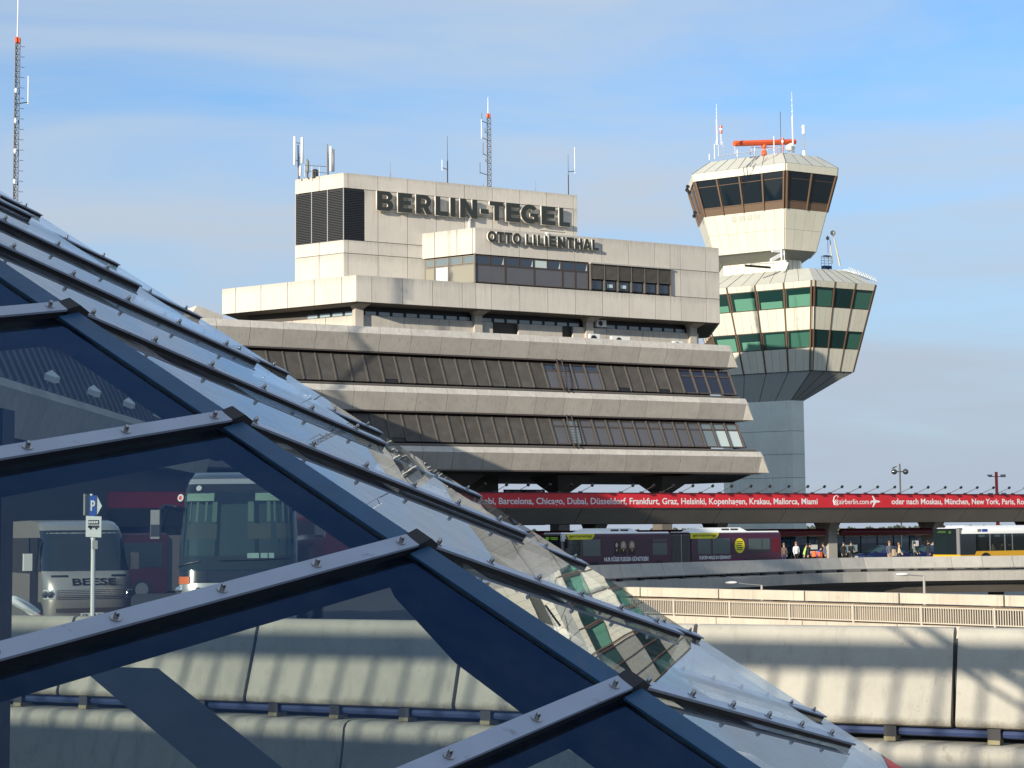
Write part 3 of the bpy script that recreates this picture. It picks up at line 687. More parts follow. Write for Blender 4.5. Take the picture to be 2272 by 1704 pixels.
# slanted parapet end on the far left roof
MB().prism([(-13.6, 3.4, 19.5), (-10.4, 3.4, 19.5), (-10.4, 3.4, 20.5), (-12.6, 3.4, 21.2)], (0, 2.5, 0)).build('parapet_end', 'concrete_cap', bld)

# air conditioners on the terrace
def aircon(x, y, z, w, h, label):
    a = thing('air_conditioner', label, 'air conditioner', bw(x, y, z), BR)
    b = MB().box(0, w, 0, .4, .08, h).build('casing', 'white_paint', a)
    MB().lathe([(h * .36, 0), (h * .36, -.02), (h * .30, -.02), (h * .30, 0)], 14, 0, (w * .38, 0, h * .54), (0, 1, 0)).build('fan_ring', 'mast_grey', a)
    MB().lathe([(h * .30, -.008), (.01, -.009)], 14, 0, (w * .38, 0, h * .54), (0, 1, 0)).build('fan', 'frame_black', a)
    MB().box(.05, .12, 0, .4, 0, .08).box(w - .12, w - .05, 0, .4, 0, .08).build('foot', 'mast_grey', a)
aircon(23.0, .6, 19.3, 1.0, .95, 'small white air conditioner with round fan, leftmost on the terrace ledge below the clerestory')
aircon(25.3, .6, 19.3, 1.9, .85, 'wide white air conditioner on the terrace ledge between two smaller ones')
aircon(32.0, .6, 19.3, .95, .7, 'small white air conditioner near the right end of the terrace ledge')
aircon(24.3, 1.55, 20.98, 1.0, .7, 'white air conditioner with dark fan standing up against the clerestory windows')

# ================================================================ LEFT WING OF THE TERMINAL (runs straight away from the camera)
wing = thing('terminal_wing', 'shaded side wing of the terminal seen through the glass canopy, with louvres above concrete', 'building', (-22.9, 64, 0), 0)
# local: y away from the camera, x to the right = outward
MB().box(-14, -2.0, 0, 73, -6, 16.9).build('core_wall', 'concrete_core', wing)
MB().box(-14, -.2, 0, 73, 16.6, 17.0).build('roof_slab', 'concrete_grey', wing)
for k in range(30):
    y = k * 2.82 + .02
    if y + 2.78 > 73: break
    mb = MB(); mb.prism([(-2, y, 9.72), (-.35, y, 9.70), (0, y, 9.22), (-.4, y, 9.22)], (0, 2.78, 0), 0); mb.prism([(0, y, 9.21), (-.6, y, 7.1), (-2, y, 7.1), (-2, y, 9.21)], (0, 2.78, 0), 1)
    mb.build('band_panel', ['concrete_cap', 'concrete_warm'], wing)
    mb = MB(); mb.prism([(-2, y, 14.6), (-1.0, y, 14.6), (-.8, y, 14.1), (-1.3, y, 12.6), (-2, y, 12.6)], (0, 2.78, 0)); mb.build('band_panel', 'concrete_warm', wing)
    for h in range(2):
        q = y + h * 1.41
        mb = MB(); mb.obox((-1.75, q + .03, 12.5), (0, 1.33, 0), (1.25, 0, -2.75), (.03, 0, .02)); mb.build('louvre', 'louvre', wing)
        mb = MB(); mb.obox((-1.7, q - .04, 12.5), (0, .07, 0), (1.25, 0, -2.75), (.14, 0, .06)); mb.build('mullion', 'mullion', wing)
for k in range(5):
    f = thing('floodlight', ('white floodlight on the band of the shaded wing, %s one from the left' % ('first', 'second', 'third', 'fourth', 'fifth')[k]), 'floodlight', (-22.55, 85.2 + k * 8.6, 9.5), 0)
    MB().prism([(-.1, -.5, .55), (.35, -.35, .35), (.35, .6, .45), (0, .35, .8)], (.06, 0, .28)).build('lamp_head', 'white_paint', f)
    MB().tube([(0, 0, 0), (.1, 0, .6)], .04, 5).tube([(-.2, .2, .1), (.1, .05, .6)], .03, 5).build('bracket', 'mast_grey', f)

# ================================================================ CONTROL TOWER
TC = at(1450 + 1050 / 2.962, 560 + 180 / 2.962, 192.0); TS = 192.0 / 175.0
tow = thing('control_tower', 'pale cream control tower with glazed cab on top and wider green-windowed drum below', 'tower', (TC.x, TC.y, 0), BR); tow.scale = (TS, TS, 1)
def zt(z): return (z - ZC) * TS + ZC
def hexa(v0, a, b, c, ins=0.0):
    """equiangular hexagon, near corner v0, right side a, right-back b, back c; ins moves all sides inwards"""
    d = [(1, 0), (.5, .8660254), (-.5, .8660254), (-1, 0), (-.5, -.8660254), (.5, -.8660254)]
    L = [a, b, c, a, b, c]; p = Vector((v0[0], v0[1])); P = []
    for k in range(6): P.append((p.x, p.y)); p = p + Vector(d[k]) * L[k]
    return inset_hex(P, ins) if ins else P
def ring(P, z): return [(x, y, z) for x, y in P]
def lerp_ring(A, B, t): return [(a[0] + (b[0] - a[0]) * t, a[1] + (b[1] - a[1]) * t, a[2] + (b[2] - a[2]) * t) for a, b in zip(A, B)]
def quad_panel(P00, P10, P11, P01, u0, u1, v0, v1, out, th, m_, name, parent, gap=.02):
    """piece of the quad (u along the bottom, v upwards), raised th along out"""
    P00, P10, P11, P01 = map(Vector, (P00, P10, P11, P01))
    def q(u, v): return P00.lerp(P10, u).lerp(P01.lerp(P11, u), v)
    w = (P10 - P00).length; h = (P01 - P00).length
    gu, gv = gap / w, gap / h
    C = [q(u0 + gu, v0 + gv), q(u1 - gu, v0 + gv), q(u1 - gu, v1 - gv), q(u0 + gu, v1 - gv)]
    n = (C[1] - C[0]).cross(C[3] - C[0]).normalized()
    if n.dot(Vector(out)) < 0: n = -n
    mb = MB(); mb.prism(C, n * th)
    return mb.build(name, m_, parent)
drT, drB = hexa((0, 0), 7.97, 8.6, 12.6), hexa((0, 0), 7.97, 8.6, 12.6, 2.35)
ZD = [zt(v) for v in (18.75, 21.0, 22.80, 25.03, 26.97, 27.6)]
RB, RT = ring(drB, ZD[0]), ring(drT, ZD[5])
core = MB().loft([ring(hexa((0, 0), 7.97, 8.6, 12.6, 2.45), ZD[0]), ring(hexa((0, 0), 7.97, 8.6, 12.6, .12), ZD[5])]); core.build('drum_core', 'tower_seam', tow)
faces = ((0, 1, 3), (5, 0, 4), (1, 2, 3), (4, 5, 3))           # right, left, right-back, third-left : panels across
outs = {0: (0, -1, 0), 5: (-.866, -.5, 0), 1: (.866, -.5, 0), 4: (-.866, .5, 0)}
def vfrac(z): return (z - ZD[0]) / (ZD[5] - ZD[0])
rg = random.Random(11)
for i0, i1, n in faces:
    out = outs[i0]
    Q = (RB[i0], RB[i1], RT[i1], RT[i0])
    for k in range(n):
        u0, u1 = k / n, (k + 1) / n
        for z0, z1, sub in ((ZD[0], ZD[1], 1), (ZD[2], ZD[3], 1), (ZD[4], ZD[5], 1)):
            for s_ in range(3):
                quad_panel(*Q, u0 + (u1 - u0) * s_ / 3, u0 + (u1 - u0) * (s_ + 1) / 3, vfrac(z0), vfrac(z1), out, .14, 'tower_panel', 'wall_panel', tow, gap=.012 if s_ else .014)
        for row, (z0, z1) in enumerate(((ZD[1], ZD[2]), (ZD[3], ZD[4]))):
            gm = rg.choice(['tower_green', 'tower_green_mid', 'tower_green_dark', 'tower_green']) if i0 == 5 else rg.choice(['tower_green_mid', 'tower_green_dark', 'tower_green_mid'])
            w = quad_panel(*Q, u0, u1, vfrac(z0), vfrac(z1), out, .05, 'frame_tan', 'window', tow, gap=.03)
            quad_panel(*Q, u0 + .016, u1 - .014, vfrac(z0 + .07), vfrac(z1 - .07), out, .07, 'tower_green_dark', 'pane', w, gap=.0)
            if gm != 'tower_green_dark':
                a = rg.uniform(0.06, .14); t_ = rg.uniform(.25, .95) if gm == 'tower_green' else .9
                quad_panel(*Q, u0 + .016 + (u1 - u0) * a, u1 - .022, vfrac(z0 + .09), vfrac(z0 + .09 + (z1 - z0 - .2) * t_), out, .08, gm, 'blind', w, gap=.0)
    for k in range(n + 1):
        u = min(max(k / n, .012), .988)
        quad_panel(*Q, u - .007, u + .007, 0.0, 1.0, out, .2, 'fin_brown', 'fin', tow, gap=.0)
# drum roof, collar, upper neck
drR = hexa((0, 0), 7.97, 8.6, 12.6, 2.6)
roof = MB().loft([RT, ring(drR, zt(29.25))]); roof.build('drum_roof', 'tower_roof', tow)
for i0, i1, n in faces[:2]:
    for k in range(1, n * 2):
        P0 = Vector(RT[i0]).lerp(Vector(RT[i1]), k / (2 * n)); P1 = Vector((*drR[i0], zt(29.25))).lerp(Vector((*drR[i1], zt(29.25))), k / (2 * n))
        MB().tube([P0 + EZ * .02, P1 + EZ * .02], .035 if k % 2 == 0 else .018, 4).build('roof_seam', 'tower_seam', tow)
shP = hexa((-.42, 3.5), 1.56, 6.4, 7.0)
MB().loft([ring(shP, zt(15.7)), RB]).build('cone', 'tower_under_shade', tow)
for i0, i1, n in faces[:2]:
    for k in range(0, n + 1):
        P0 = Vector(RB[i0]).lerp(Vector(RB[i1]), k / n); P1 = Vector((*shP[i0], zt(15.7))).lerp(Vector((*shP[i1], zt(15.7))), k / n)
        MB().tube([P0, P1], .04, 4).build('cone_seam', 'tower_seam', tow)
MB().loft([ring(shP, -6), ring(shP, zt(15.7))]).build('shaft', 'tower_shaft', tow)
for z in (1.5, 5.2, 8.4, 11.0, 13.6):
    MB().loft([ring(inset_hex(shP, -.012), z), ring(inset_hex(shP, -.012), z + .035)]).build('shaft_joint', 'tower_seam', tow)
nkP = hexa((1.1, 5.4), 1.65, 4.5, 7.4)
MB().loft([ring(nkP, zt(28.0)), ring(nkP, zt(30.9))]).build('neck', 'tower_panel', tow)
for i0, i1, n in ((0, 1, 3), (5, 0, 9)):
    for k in range(n + 1):
        P0 = Vector((*nkP[i0], 0)).lerp(Vector((*nkP[i1], 0)), k / n); MB().tube([P0 + EZ * zt(28.8), P0 + EZ * zt(30.6)], .02, 4).build('neck_seam', 'tower_seam', tow)
cbT = hexa((-1.59, 2.0), 6.41, 7.0, 10.17)
def cab_ins(z): return 2.1 * (38.97 - z) / 7.67
def cab(z, extra=0.0): return ring(hexa((-1.59, 2.0), 6.41, 7.0, 10.17, cab_ins(z) + extra), zt(z))
MB().loft([ring(inset_hex(nkP, -.12), zt(30.5)), cab(31.3, .02)]).build('cab_soffit', 'tower_under_shade', tow)
MB().loft([cab(31.3, .1), cab(38.97, .15)]).build('cab_core', 'tower_seam', tow)
cfaces = ((0, 1, 2), (5, 0, 4), (1, 2, 2), (4, 5, 2))
A_, Bc = cab(31.3), cab(35.33); Dc = cab(38.97); Ec = ring(hexa((-1.59, 2.0), 6.41, 7.0, 10.17, -.1), zt(39.74))
for i0, i1, n in cfaces:
    out = outs[i0]
    for k in range(n):
        for v0, v1 in ((0, .5), (.5, 1)):
            for s_ in range(2): quad_panel(A_[i0], A_[i1], Bc[i1], Bc[i0], (k + s_ / 2) / n, (k + (s_ + 1) / 2) / n, v0, v1, out, .12, 'tower_panel', 'wall_panel', tow, gap=.012)
        quad_panel(Bc[i0], Bc[i1], Dc[i1], Dc[i0], k / n, (k + 1) / n, 0, .20, out, .10, 'frame_tan', 'sill_panel', tow, gap=.02)
        w = quad_panel(Bc[i0], Bc[i1], Dc[i1], Dc[i0], k / n, (k + 1) / n, .20, 1, out, .05, 'frame_tan', 'window', tow, gap=.01)
        quad_panel(Bc[i0], Bc[i1], Dc[i1], Dc[i0], k / n + .014, (k + 1) / n - .014, .235, .81, out, .08, 'tower_glass', 'pane', w, gap=0)
        quad_panel(Bc[i0], Bc[i1], Dc[i1], Dc[i0], k / n + .014, (k + 1) / n - .014, .83, .99, out, .08, 'tower_glass', 'pane', w, gap=0)
        for s_ in range(2): quad_panel(Dc[i0], Dc[i1], Ec[i1], Ec[i0], (k + s_ / 2) / n, (k + (s_ + 1) / 2) / n, 0, 1, out, .2, 'tower_panel', 'eave_panel', tow, gap=.01)
    for k in range(n + 1):
        u = min(max(k / n, .014), .986)
        quad_panel(Bc[i0], Bc[i1], Dc[i1], Dc[i0], u - .008, u + .008, 0, 1, out, .25, 'frame_tan', 'fin', tow, gap=0)
for k in range(4): quad_panel(A_[5], A_[0], Bc[0], Bc[5], .33 + k * .10, .395 + k * .10, .80, .93, outs[5], .15, 'tower_roof', 'vent', tow, gap=0)
cbR = hexa((-1.59, 2.0), 6.41, 7.0, 10.17, 1.75)
Er = ring(hexa((-1.59, 2.0), 6.41, 7.0, 10.17, -.28), zt(39.74))
MB().loft([Er, ring(cbR, zt(41.25))]).build('cab_roof', 'tower_roof', tow)
for i0, i1, n in cfaces[:2]:
    for k in range(0, n * 2 + 1):
        P0 = Vector(Er[i0]).lerp(Vector(Er[i1]), k / (2 * n)); P1 = Vector((*cbR[i0], zt(41.25))).lerp(Vector((*cbR[i1], zt(41.25))), k / (2 * n))
        MB().tube([P0 + EZ * .02, P1 + EZ * .02], .03 if k % 2 == 0 else .016, 4).build('roof_seam', 'tower_seam', tow)
# loudspeakers on the narrow left face of the cab
for k, (v, u) in enumerate(((.88, .05), (.80, .12), (.72, .06), (.14, .05), (.06, .12))):
    q = Vector(Bc[5]).lerp(Vector(Dc[5]), v) + Vector((-.45, .35 + u * 4, 0))
    MB().lathe([(.05, 0), (.24, .35)], 8, 0, q, (-.9, -.3, -.2)).build('loudspeaker', 'frame_black', tow)
TM = Matrix.Translation((TC.x, TC.y, 0)) @ Matrix.Rotation(BR, 4, 'Z') @ Matrix.Diagonal((TS, TS, 1, 1))
def tw(x, y, z): return TM @ Vector((x, y, z))
# roof plant and rails
ZR = zt(41.25)
Tdep = lambda px, py, off: None
def tpt(px, py, yl):
    """tower-roof point: picture point on the vertical plane y_local = yl of the tower"""
    n = TM.to_3x3() @ EY; p0 = tw(0, yl, 0); d = ray(px, py); o = Vector((0, 0, ZC))
    return o + d * ((p0 - o).dot(n) / d.dot(n))
def c3(x, y): return 1450 + x / 3.607, 180 + y / 3.607
def pole_thing(name, label, cat, base, top, r, m_='white_paint', group=None, seg=6):
    t = thing(name, label, cat, base, 0, group); h = (Vector(top) - Vector(base)); MB().tube([(0, 0, 0), h], r, seg).build('pole', m_, t); return t, h
# radar
rb = tpt(*c3(885, 590), 5.5); rt_ = tpt(*c3(885, 500), 5.5)
rad = thing('radar_antenna', 'orange-red rotating radar beam on a pedestal on the control tower roof', 'radar', (rb.x, rb.y, ZR), 0)
hgt = rt_.z - ZR
MB().lathe([(.35, 0), (.3, .4), (.22, .5), (.2, hgt - .5), (.3, hgt - .45), (.3, hgt - .1)], 10).build('pedestal', 'radar_orange', rad, True)
pl_, pr_ = tpt(*c3(645, 500), 5.5), tpt(*c3(1132, 485), 5.5)
bl_, br_ = pl_ - Vector((rb.x, rb.y, ZR)), pr_ - Vector((rb.x, rb.y, ZR))
mb = MB(); ax_ = (br_ - bl_)
mb.tube([bl_, bl_ + ax_ * .02, br_ - ax_ * .02, br_], [.30, .33, .33, .30], 8); mb.build('beam', 'radar_orange', rad, True)
MB().tube([Vector((0, 0, hgt - .2)), Vector((0, 0, hgt + .05)) + ax_ * .02], .2, 6).build('bracket', 'radar_orange', rad)
MB().tube([(-1.6, 0, .05), (-1.4, 0, .9), (-.3, 0, .8)], .04, 5).tube([(1.6, .5, .05), (1.6, .5, .9), (.3, .1, .9)], .04, 5).build('guard_rail', 'radar_orange', rad)
def whip(label, bx, by, tx, ty, yl, r0, r1, base_lamp=False, rods=0):
    b = tpt(*c3(bx, by), yl); t = tpt(*c3(tx, ty), yl); b.z = ZR - .05
    o = thing('whip_antenna', label, 'antenna', b, 0, 'white whip antennas on the control tower'); h = t - b
    h.x = h.y = 0
    MB().tube([(0, 0, 0), h * .12, h * .125, h * .62, h * .625, h], [r0 * 1.7, r0 * 1.7, r0, r0, r1, r1 * .6], 6).build('rod', 'white_paint', o)
    for k in range(rods): MB().tube([h * (.68 + .09 * k), h * (.695 + .09 * k)], r1 * 2.4, 5).build('collar', 'white_paint', o)
    if base_lamp:
        l_ = MB(); l_.lathe([(.16, 0), (.16, .3)], 8, 0, (.45, 0, 1.3)); l_.lathe([(.16, .32), (.16, .55)], 8, 1, (.45, 0, 1.3)); l_.lathe([(.16, .57), (.15, .85)], 8, 0, (.45, 0, 1.3)); l_.tube([(.45, 0, 0), (.45, 0, 1.3)], .05, 5, 1)
        l_.build('obstruction_lamp', ['red_paint', 'white_paint'], o)
    return o
whip('tall white whip antenna with red lamp at the left edge of the tower roof', 512, 640, 503, 182, 3.6, .09, .035, True, 3)
whip('tallest white whip antenna at the right of the tower roof above the radar beam end', 1118, 590, 1106, 85, 4.2, .09, .035, False, 3)
b = tpt(*c3(1022, 600), 5); t = tpt(*c3(1021, 245), 5); b.z = ZR
o_, h_ = pole_thing('whip_antenna', 'thin dark whip antenna just left of the tallest white one', 'antenna', b, (b.x, b.y, t.z), .035, 'mast_dark', 'white whip antennas on the control tower')
b = tpt(*c3(1205, 590), 4.4); t = tpt(*c3(1203, 420), 4.4); b.z = ZR - .3
o_, h_ = pole_thing('weather_sensor', 'white canister sensor on a thin mast at the right edge of the tower roof', 'sensor', b, (b.x, b.y, t.z), .05, 'mast_grey')
MB().lathe([(.14, 0), (.22, .25), (.15, .6), (.22, .9), (.12, 1.1)], 8, 0, (h_.x, h_.y, h_.z - .1)).build('canister', 'white_paint', o_, True)
MB().lathe([(.22, 0), (.2, 1.0)], 8).build('base', 'white_paint', o_)
for k, (bx, ty, by) in enumerate(((447, 583, 632), (490, 505, 625), (556, 488, 632), (671, 548, 620), (811, 530, 600), (966, 440, 590))):
    b = tpt(*c3(bx, by), 3.8); t = tpt(*c3(bx, ty), 3.8); b.z = min(b.z, ZR)
    where = ('lowest one at the far left edge', 'just left of the tall whip', 'just right of the tall whip', 'left of the radar beam', 'under the left half of the radar beam', 'with red tip crossing the radar beam')[k]
    o_, h_ = pole_thing('stub_antenna', 'short white rod antenna on the tower roof, ' + where, 'antenna', b, (b.x, b.y, t.z), .055, 'white_paint', 'short rods on the tower roof')
b0, b1 = tpt(*c3(520, 602), 3.5), tpt(*c3(1040, 528), 3.5)
rl = thing('roof_rail', 'thin white handrail along the left edge of the tower roof', 'railing', (b0.x, b0.y, ZR), 0); d_ = b1 - b0; d_.z = 0
mb = MB(); zr_ = b0.z - ZR; mb.tube([(0, 0, zr_), d_ + Vector((0, 0, b1.z - ZR))], .035, 5); mb.build('rail', 'white_paint', rl)
for k in range(5): MB().tube([d_ * (k / 4), d_ * (k / 4) + Vector((0, 0, zr_ + (b1.z - b0.z) * k / 4))], .03, 5).build('post', 'white_paint', rl)
q = tpt(*c3(1095, 530), 4.6); sd = thing('searchlight', 'round white searchlight under the right end of the radar beam', 'searchlight', (q.x, q.y, ZR), 0)
MB().lathe([(.1, -.5), (.42, -.35), (.46, .3), (.42, .42), (.02, .44)], 12, 0, (0, 0, q.z - ZR), (.35, -.9, 0)).build('drum', 'white_paint', sd, True); MB().tube([(0, 0, 0), (0, 0, q.z - ZR)], .08, 6).build('post', 'mast_grey', sd)
q = tpt(*c3(1035, 560), 3.4); ol = thing('obstruction_lamp', 'small red and white warning lamp in front of the radar pedestal', 'lamp', (q.x, q.y, ZR - .1), 0)
MB().lathe([(.05, 0), (.05, .9), (.14, .9), (.14, 1.15)], 8, 0).lathe([(.14, 1.16), (.14, 1.4)], 8, 1).lathe([(.14, 1.41), (.14, 1.7)], 8, 0).build('lamp', ['red_paint', 'white_paint'], ol)
# things on the drum roof: gangway, basket mast, davit arms, truss
zdr = zt(29.25)
q = tpt(*c3(900, 1500), 4.3); gw = thing('davit', 'white folded davit crane against the tower neck below the cab', 'crane', (q.x, q.y, zdr - .3), BR)
MB().obox((-2.2, 0, .5), (3.6, 0, .35), (0, .15, 0), (0, 0, .14)).obox((.8, 0, 1.0), (1.9, 0, 1.0), (0, .3, 0), (0, 0, .4)).obox((1.0, 0, 2.2), (1.6, 0, 0), (0, .3, 0), (0, 0, .25)).build('jib', 'white_paint', gw)
MB().tube([(2.2, 0, 0), (2.2, 0, 2.9)], .09, 6).tube([(2.6, 0, .2), (2.6, 0, 2.7)], .05, 6).build('post', 'white_paint', gw)
MB().box(-2.6, .9, .3, .4, .3, .55).build('shadow_gap', 'frame_black', gw)
q = tpt(*c3(1385, 1495), 4.5); bk = thing('inspection_basket', 'dark blue wire basket on trestle legs on the drum roof', 'basket', (q.x, q.y, zdr - .2), BR); bk.scale = (.55, .55, .52)
mb = MB()
for a in (-.95, .95):
    for b2 in (-.5, .5):
        mb.tube([(a * .6, b2, 0), (a, b2, 1.3)], .07, 5); mb.tube([(a, b2, 1.3), (a, b2, 4.1)], .04, 5)
for z in (1.9, 2.5, 3.1, 3.7, 4.1):
    for s0, s1 in (((-.95, -.5), (.95, -.5)), ((.95, -.5), (.95, .5)), ((.95, .5), (-.95, .5)), ((-.95, .5), (-.95, -.5))): mb.tube([(*s0, z), (*s1, z)], .03, 4)
mb.box(-.95, .95, -.5, .5, 1.3, 1.9); mb.build('frame', 'steel_blue', bk)
MB().box(-.6, .9, -.4, .4, 4.0, 4.25).build('top_plate', 'pipe_blue', bk)
q0 = tpt(*c3(1450, 1500), 4.2); dv_ = thing('roof_davit', 'pair of pale leaning davit arms with round heads on the drum roof', 'crane', (q0.x, q0.y, zdr - .2), 0)
a1 = tpt(*c3(1436, 1215), 4.2) - Vector((q0.x, q0.y, zdr - .2)); a0 = tpt(*c3(1492, 1480), 4.2) - Vector((q0.x, q0.y, zdr - .2))
MB().tube([a0, a1], [.13, .07], 6).build('arm', 'tower_roof', dv_); MB().lathe([(.05, -.3), (.3, -.1), (.3, .1), (.05, .3)], 8, 0, a1, (.3, -.9, .1)).build('head', 'tower_roof', dv_)
a2 = tpt(*c3(1430, 1460), 4.4) - Vector((q0.x, q0.y, zdr - .2)); a3 = tpt(*c3(1413, 1270), 4.4) - Vector((q0.x, q0.y, zdr - .2)); MB().tube([a2, a3], [.1, .05], 6).build('arm', 'tower_roof', dv_)
MB().box(-.9, 1.1, -.4, .4, 0, .5).build('base', 'tower_roof', dv_)
q = tpt(*c3(1395, 1300), 4.6); w_, hh = pole_thing('weather_mast', 'thin mast with small weather head behind the blue basket', 'mast', (q.x, q.y, zdr), (q.x, q.y, tpt(*c3(1388, 1265), 4.6).z), .03, 'mast_grey')
MB().lathe([(.05, -.1), (.2, 0), (.2, .2), (.04, .4)], 8, 0, hh).build('head', 'mast_grey', w_)
t0, t1 = tpt(*c3(1520, 1510), 2.2), tpt(*c3(1720, 1590), 2.2)
tr = thing('truss_ladder', 'white lattice truss lying on the right slope of the drum roof', 'truss', t0, 0); v_ = t1 - t0; side = TM.to_3x3() @ Vector((.7, -.9, -.45)); mb = MB()
for o_ in (Vector((0, 0, 0)), side, Vector((0, 0, .45)) + side * .5): mb.tube([o_, o_ + v_], .05, 4)
for k in range(9):
    a, b2 = v_ * (k / 9), v_ * ((k + 1) / 9); mb.tube([a, side + b2], .03, 4); mb.tube([side + a, Vector((0, 0, .45)) + side * .5 + b2], .03, 4); mb.tube([a, Vector((0, 0, .45)) + side * .5 + b2], .03, 4)
mb.build('lattice', 'white_paint', tr)

# ================================================================ ROOFTOP ANTENNAS OF THE TERMINAL
def bpt(px, py, yl):
    n = BM.to_3x3() @ EY; p0 = bw(0, yl, 0); d = ray(px, py); o = Vector((0, 0, ZC)); return o + d * ((p0 - o).dot(n) / d.dot(n))
ZTR = TZ - .12
def on_roof(px, yl): q = bpt(px, 395, yl); q.z = ZTR; return q
def height_at(px, py, yl): return bpt(px, py, yl).z - ZTR
def panel_mast(px, yl, top_py, panels, label):
    q = on_roof(px, yl); o = thing('panel_antenna_mast', label, 'antenna', q, BR, 'mobile phone antennas on the sign block roof'); H = height_at(px, top_py, yl)
    MB().tube([(0, 0, 0), (0, 0, H)], .07, 8).build('pole', 'mast_grey', o)
    for dxm, py0, py1, w, m_ in panels:
        z0, z1 = height_at(px, py1, yl), height_at(px, py0, yl)
        p = MB(); p.lathe([(w * .6, z0), (w, z0 + .06), (w, z1 - .06), (w * .6, z1)], 8, 0, (dxm, -.25, 0)); p.build('panel', m_, o, True)
        for z in (z0 + .5, z1 - .5): MB().tube([(0, 0, z), (dxm, -.2, z)], .04, 5).build('clamp', 'mast_grey', o)
    MB().tube([(.15, .1, 0), (.12, .05, H * .55), (.02, 0, H * .9)], .03, 5).build('cable', 'mast_dark', o)
panel_mast(661.5, 8.6, 322, [(-.42, 305, 369, .13, 'white_paint'), (.27, 305, 363, .13, 'white_paint'), (.1, 369, 392, .11, 'white_paint')], 'mast with two tall white panel antennas at the left corner of the sign block roof')
panel_mast(681, 8.0, 352, [(-.05, 357, 385, .16, 'mast_grey')], 'short mast with grey panel between the two antenna groups on the sign block roof')
panel_mast(726, 7.0, 320, [(.24, 325, 381, .12, 'white_paint'), (.46, 331, 381, .12, 'mast_grey')], 'mast with white and grey panel antennas near the front corner of the sign block')
q = on_roof(690, 7.4); rr = thing('roof_rail', 'small galvanised guard rail between the antenna masts on the sign block', 'railing', q, BR)
mb = MB(); hz = height_at(690, 368, 7.4)
for k in range(4): mb.tube([(-.6 + .7 * k, 0, 0), (-.6 + .7 * k, 0, hz)], .03, 5)
mb.tube([(-.6, 0, hz), (1.5, 0, hz + .08)], .03, 5); mb.tube([(-.6, 0, hz * .5), (1.5, 0, hz * .5)], .025, 5); mb.build('rail', 'mast_grey', rr)
MB().lathe([(.28, 0), (.28, .7), (.15, .8)], 10, 0, (.5, .3, 0)).build('cowl', 'mast_dark', rr)
def rod_mast(px, yl, top, r, label, side=None, m_='mast_grey'):
    q = on_roof(px, yl); o = thing('rod_antenna', label, 'antenna', q, BR, 'thin rod antennas on the sign block roof'); H = height_at(px, top, yl)
    MB().tube([(0, 0, 0), (0, 0, H * .55), (0, 0, H * .56), (0, 0, H)], [r, r, r * .45, r * .3], 6).build('rod', m_, o)
    if side:
        dxm, zb_, zt_, arm = side; z0, z1, za = (height_at(px, v, yl) for v in (zb_, zt_, arm))
        MB().tube([(0, 0, za), (dxm, 0, za + .12)], .035, 5).build('arm', m_, o); MB().tube([(dxm, 0, z0), (dxm, 0, z1)], .03, 5).build('dipole', 'white_paint', o)
    return o
rod_mast(866, 8, 360, .04, 'single short thin rod antenna left on the sign block roof')
rod_mast(993, 8, 302, .055, 'dark rod antenna with a side dipole left of the lattice mast', (-.55, 380, 356, 376), 'mast_dark')
rod_mast(1188, 8, 400, .03, 'tiny rod antenna between lattice mast and right roof edge')
o = rod_mast(1261, 7, 342, .05, 'forked antenna with long right-hand dipole at the right end of the sign block roof', (.72, 384, 325, 381), 'mast_dark')
def lattice(px, yl, top_z, base, label, w, whip_top, arms, group=None, name='lattice_mast'):
    o = thing(name, label, 'mast', base, BR, group); H = top_z - base.z; mb = MB(); c = [(-w, -w * .58), (w, -w * .58), (0, w * 1.15)]
    for x, y in c: mb.tube([(x, y, 0), (x, y, H)], .045 * w / .2, 5)
    n = int(H / (w * 2.6))
    for k in range(n):
        z0, z1 = H * k / n, H * (k + 1) / n
        for i in range(3): a, b2 = c[i], c[(i + 1) % 3]; mb.tube([(*a, z0), (*b2, z1)], .022 * w / .2, 4); mb.tube([(*a, z1), (*b2, z1)], .022 * w / .2, 4)
    mb.build('lattice', 'mast_dark', o)
    MB().tube([(0, 0, H), (0, 0, H + whip_top)], [.05, .02], 5).build('whip', 'white_paint', o)
    MB().lathe([(.08, 0), (.11, .1), (.11, .38), (.06, .42)], 8, 0, (-.09, -.1, H)).lathe([(.08, 0), (.1, .1), (.1, .32), (.06, .38)], 8, 0, (.1, -.1, H)).build('warning_lamp', 'radar_orange', o)
    for side, z, l_, hgt_ in arms:
        MB().tube([(0, 0, z), (side * l_, -.1, z + .18)], .035, 5).build('arm', 'mast_dark', o); MB().tube([(side * l_, -.1, z + .05), (side * l_, -.1, z + hgt_)], .045, 6).build('dipole', 'white_paint' if hgt_ > 1.2 else 'mast_grey', o)
    return o
q = on_roof(1084, 9); H = height_at(1083, 262, 9)
lattice(1084, 9, q.z + H, q, 'dark lattice antenna mast with several side arms above the big lettering', .2, height_at(1083, 215, 9) - H, [(-1, H * .28, .95, 1.1), (-1, H * .52, .6, 1.2), (-1, H * .72, .75, 1.9), (-1, H * .93, .72, .9), (-1, H * .44, .35, .3), (-1, H * .8, .4, .5), (-1, H * .06, .6, .7)])
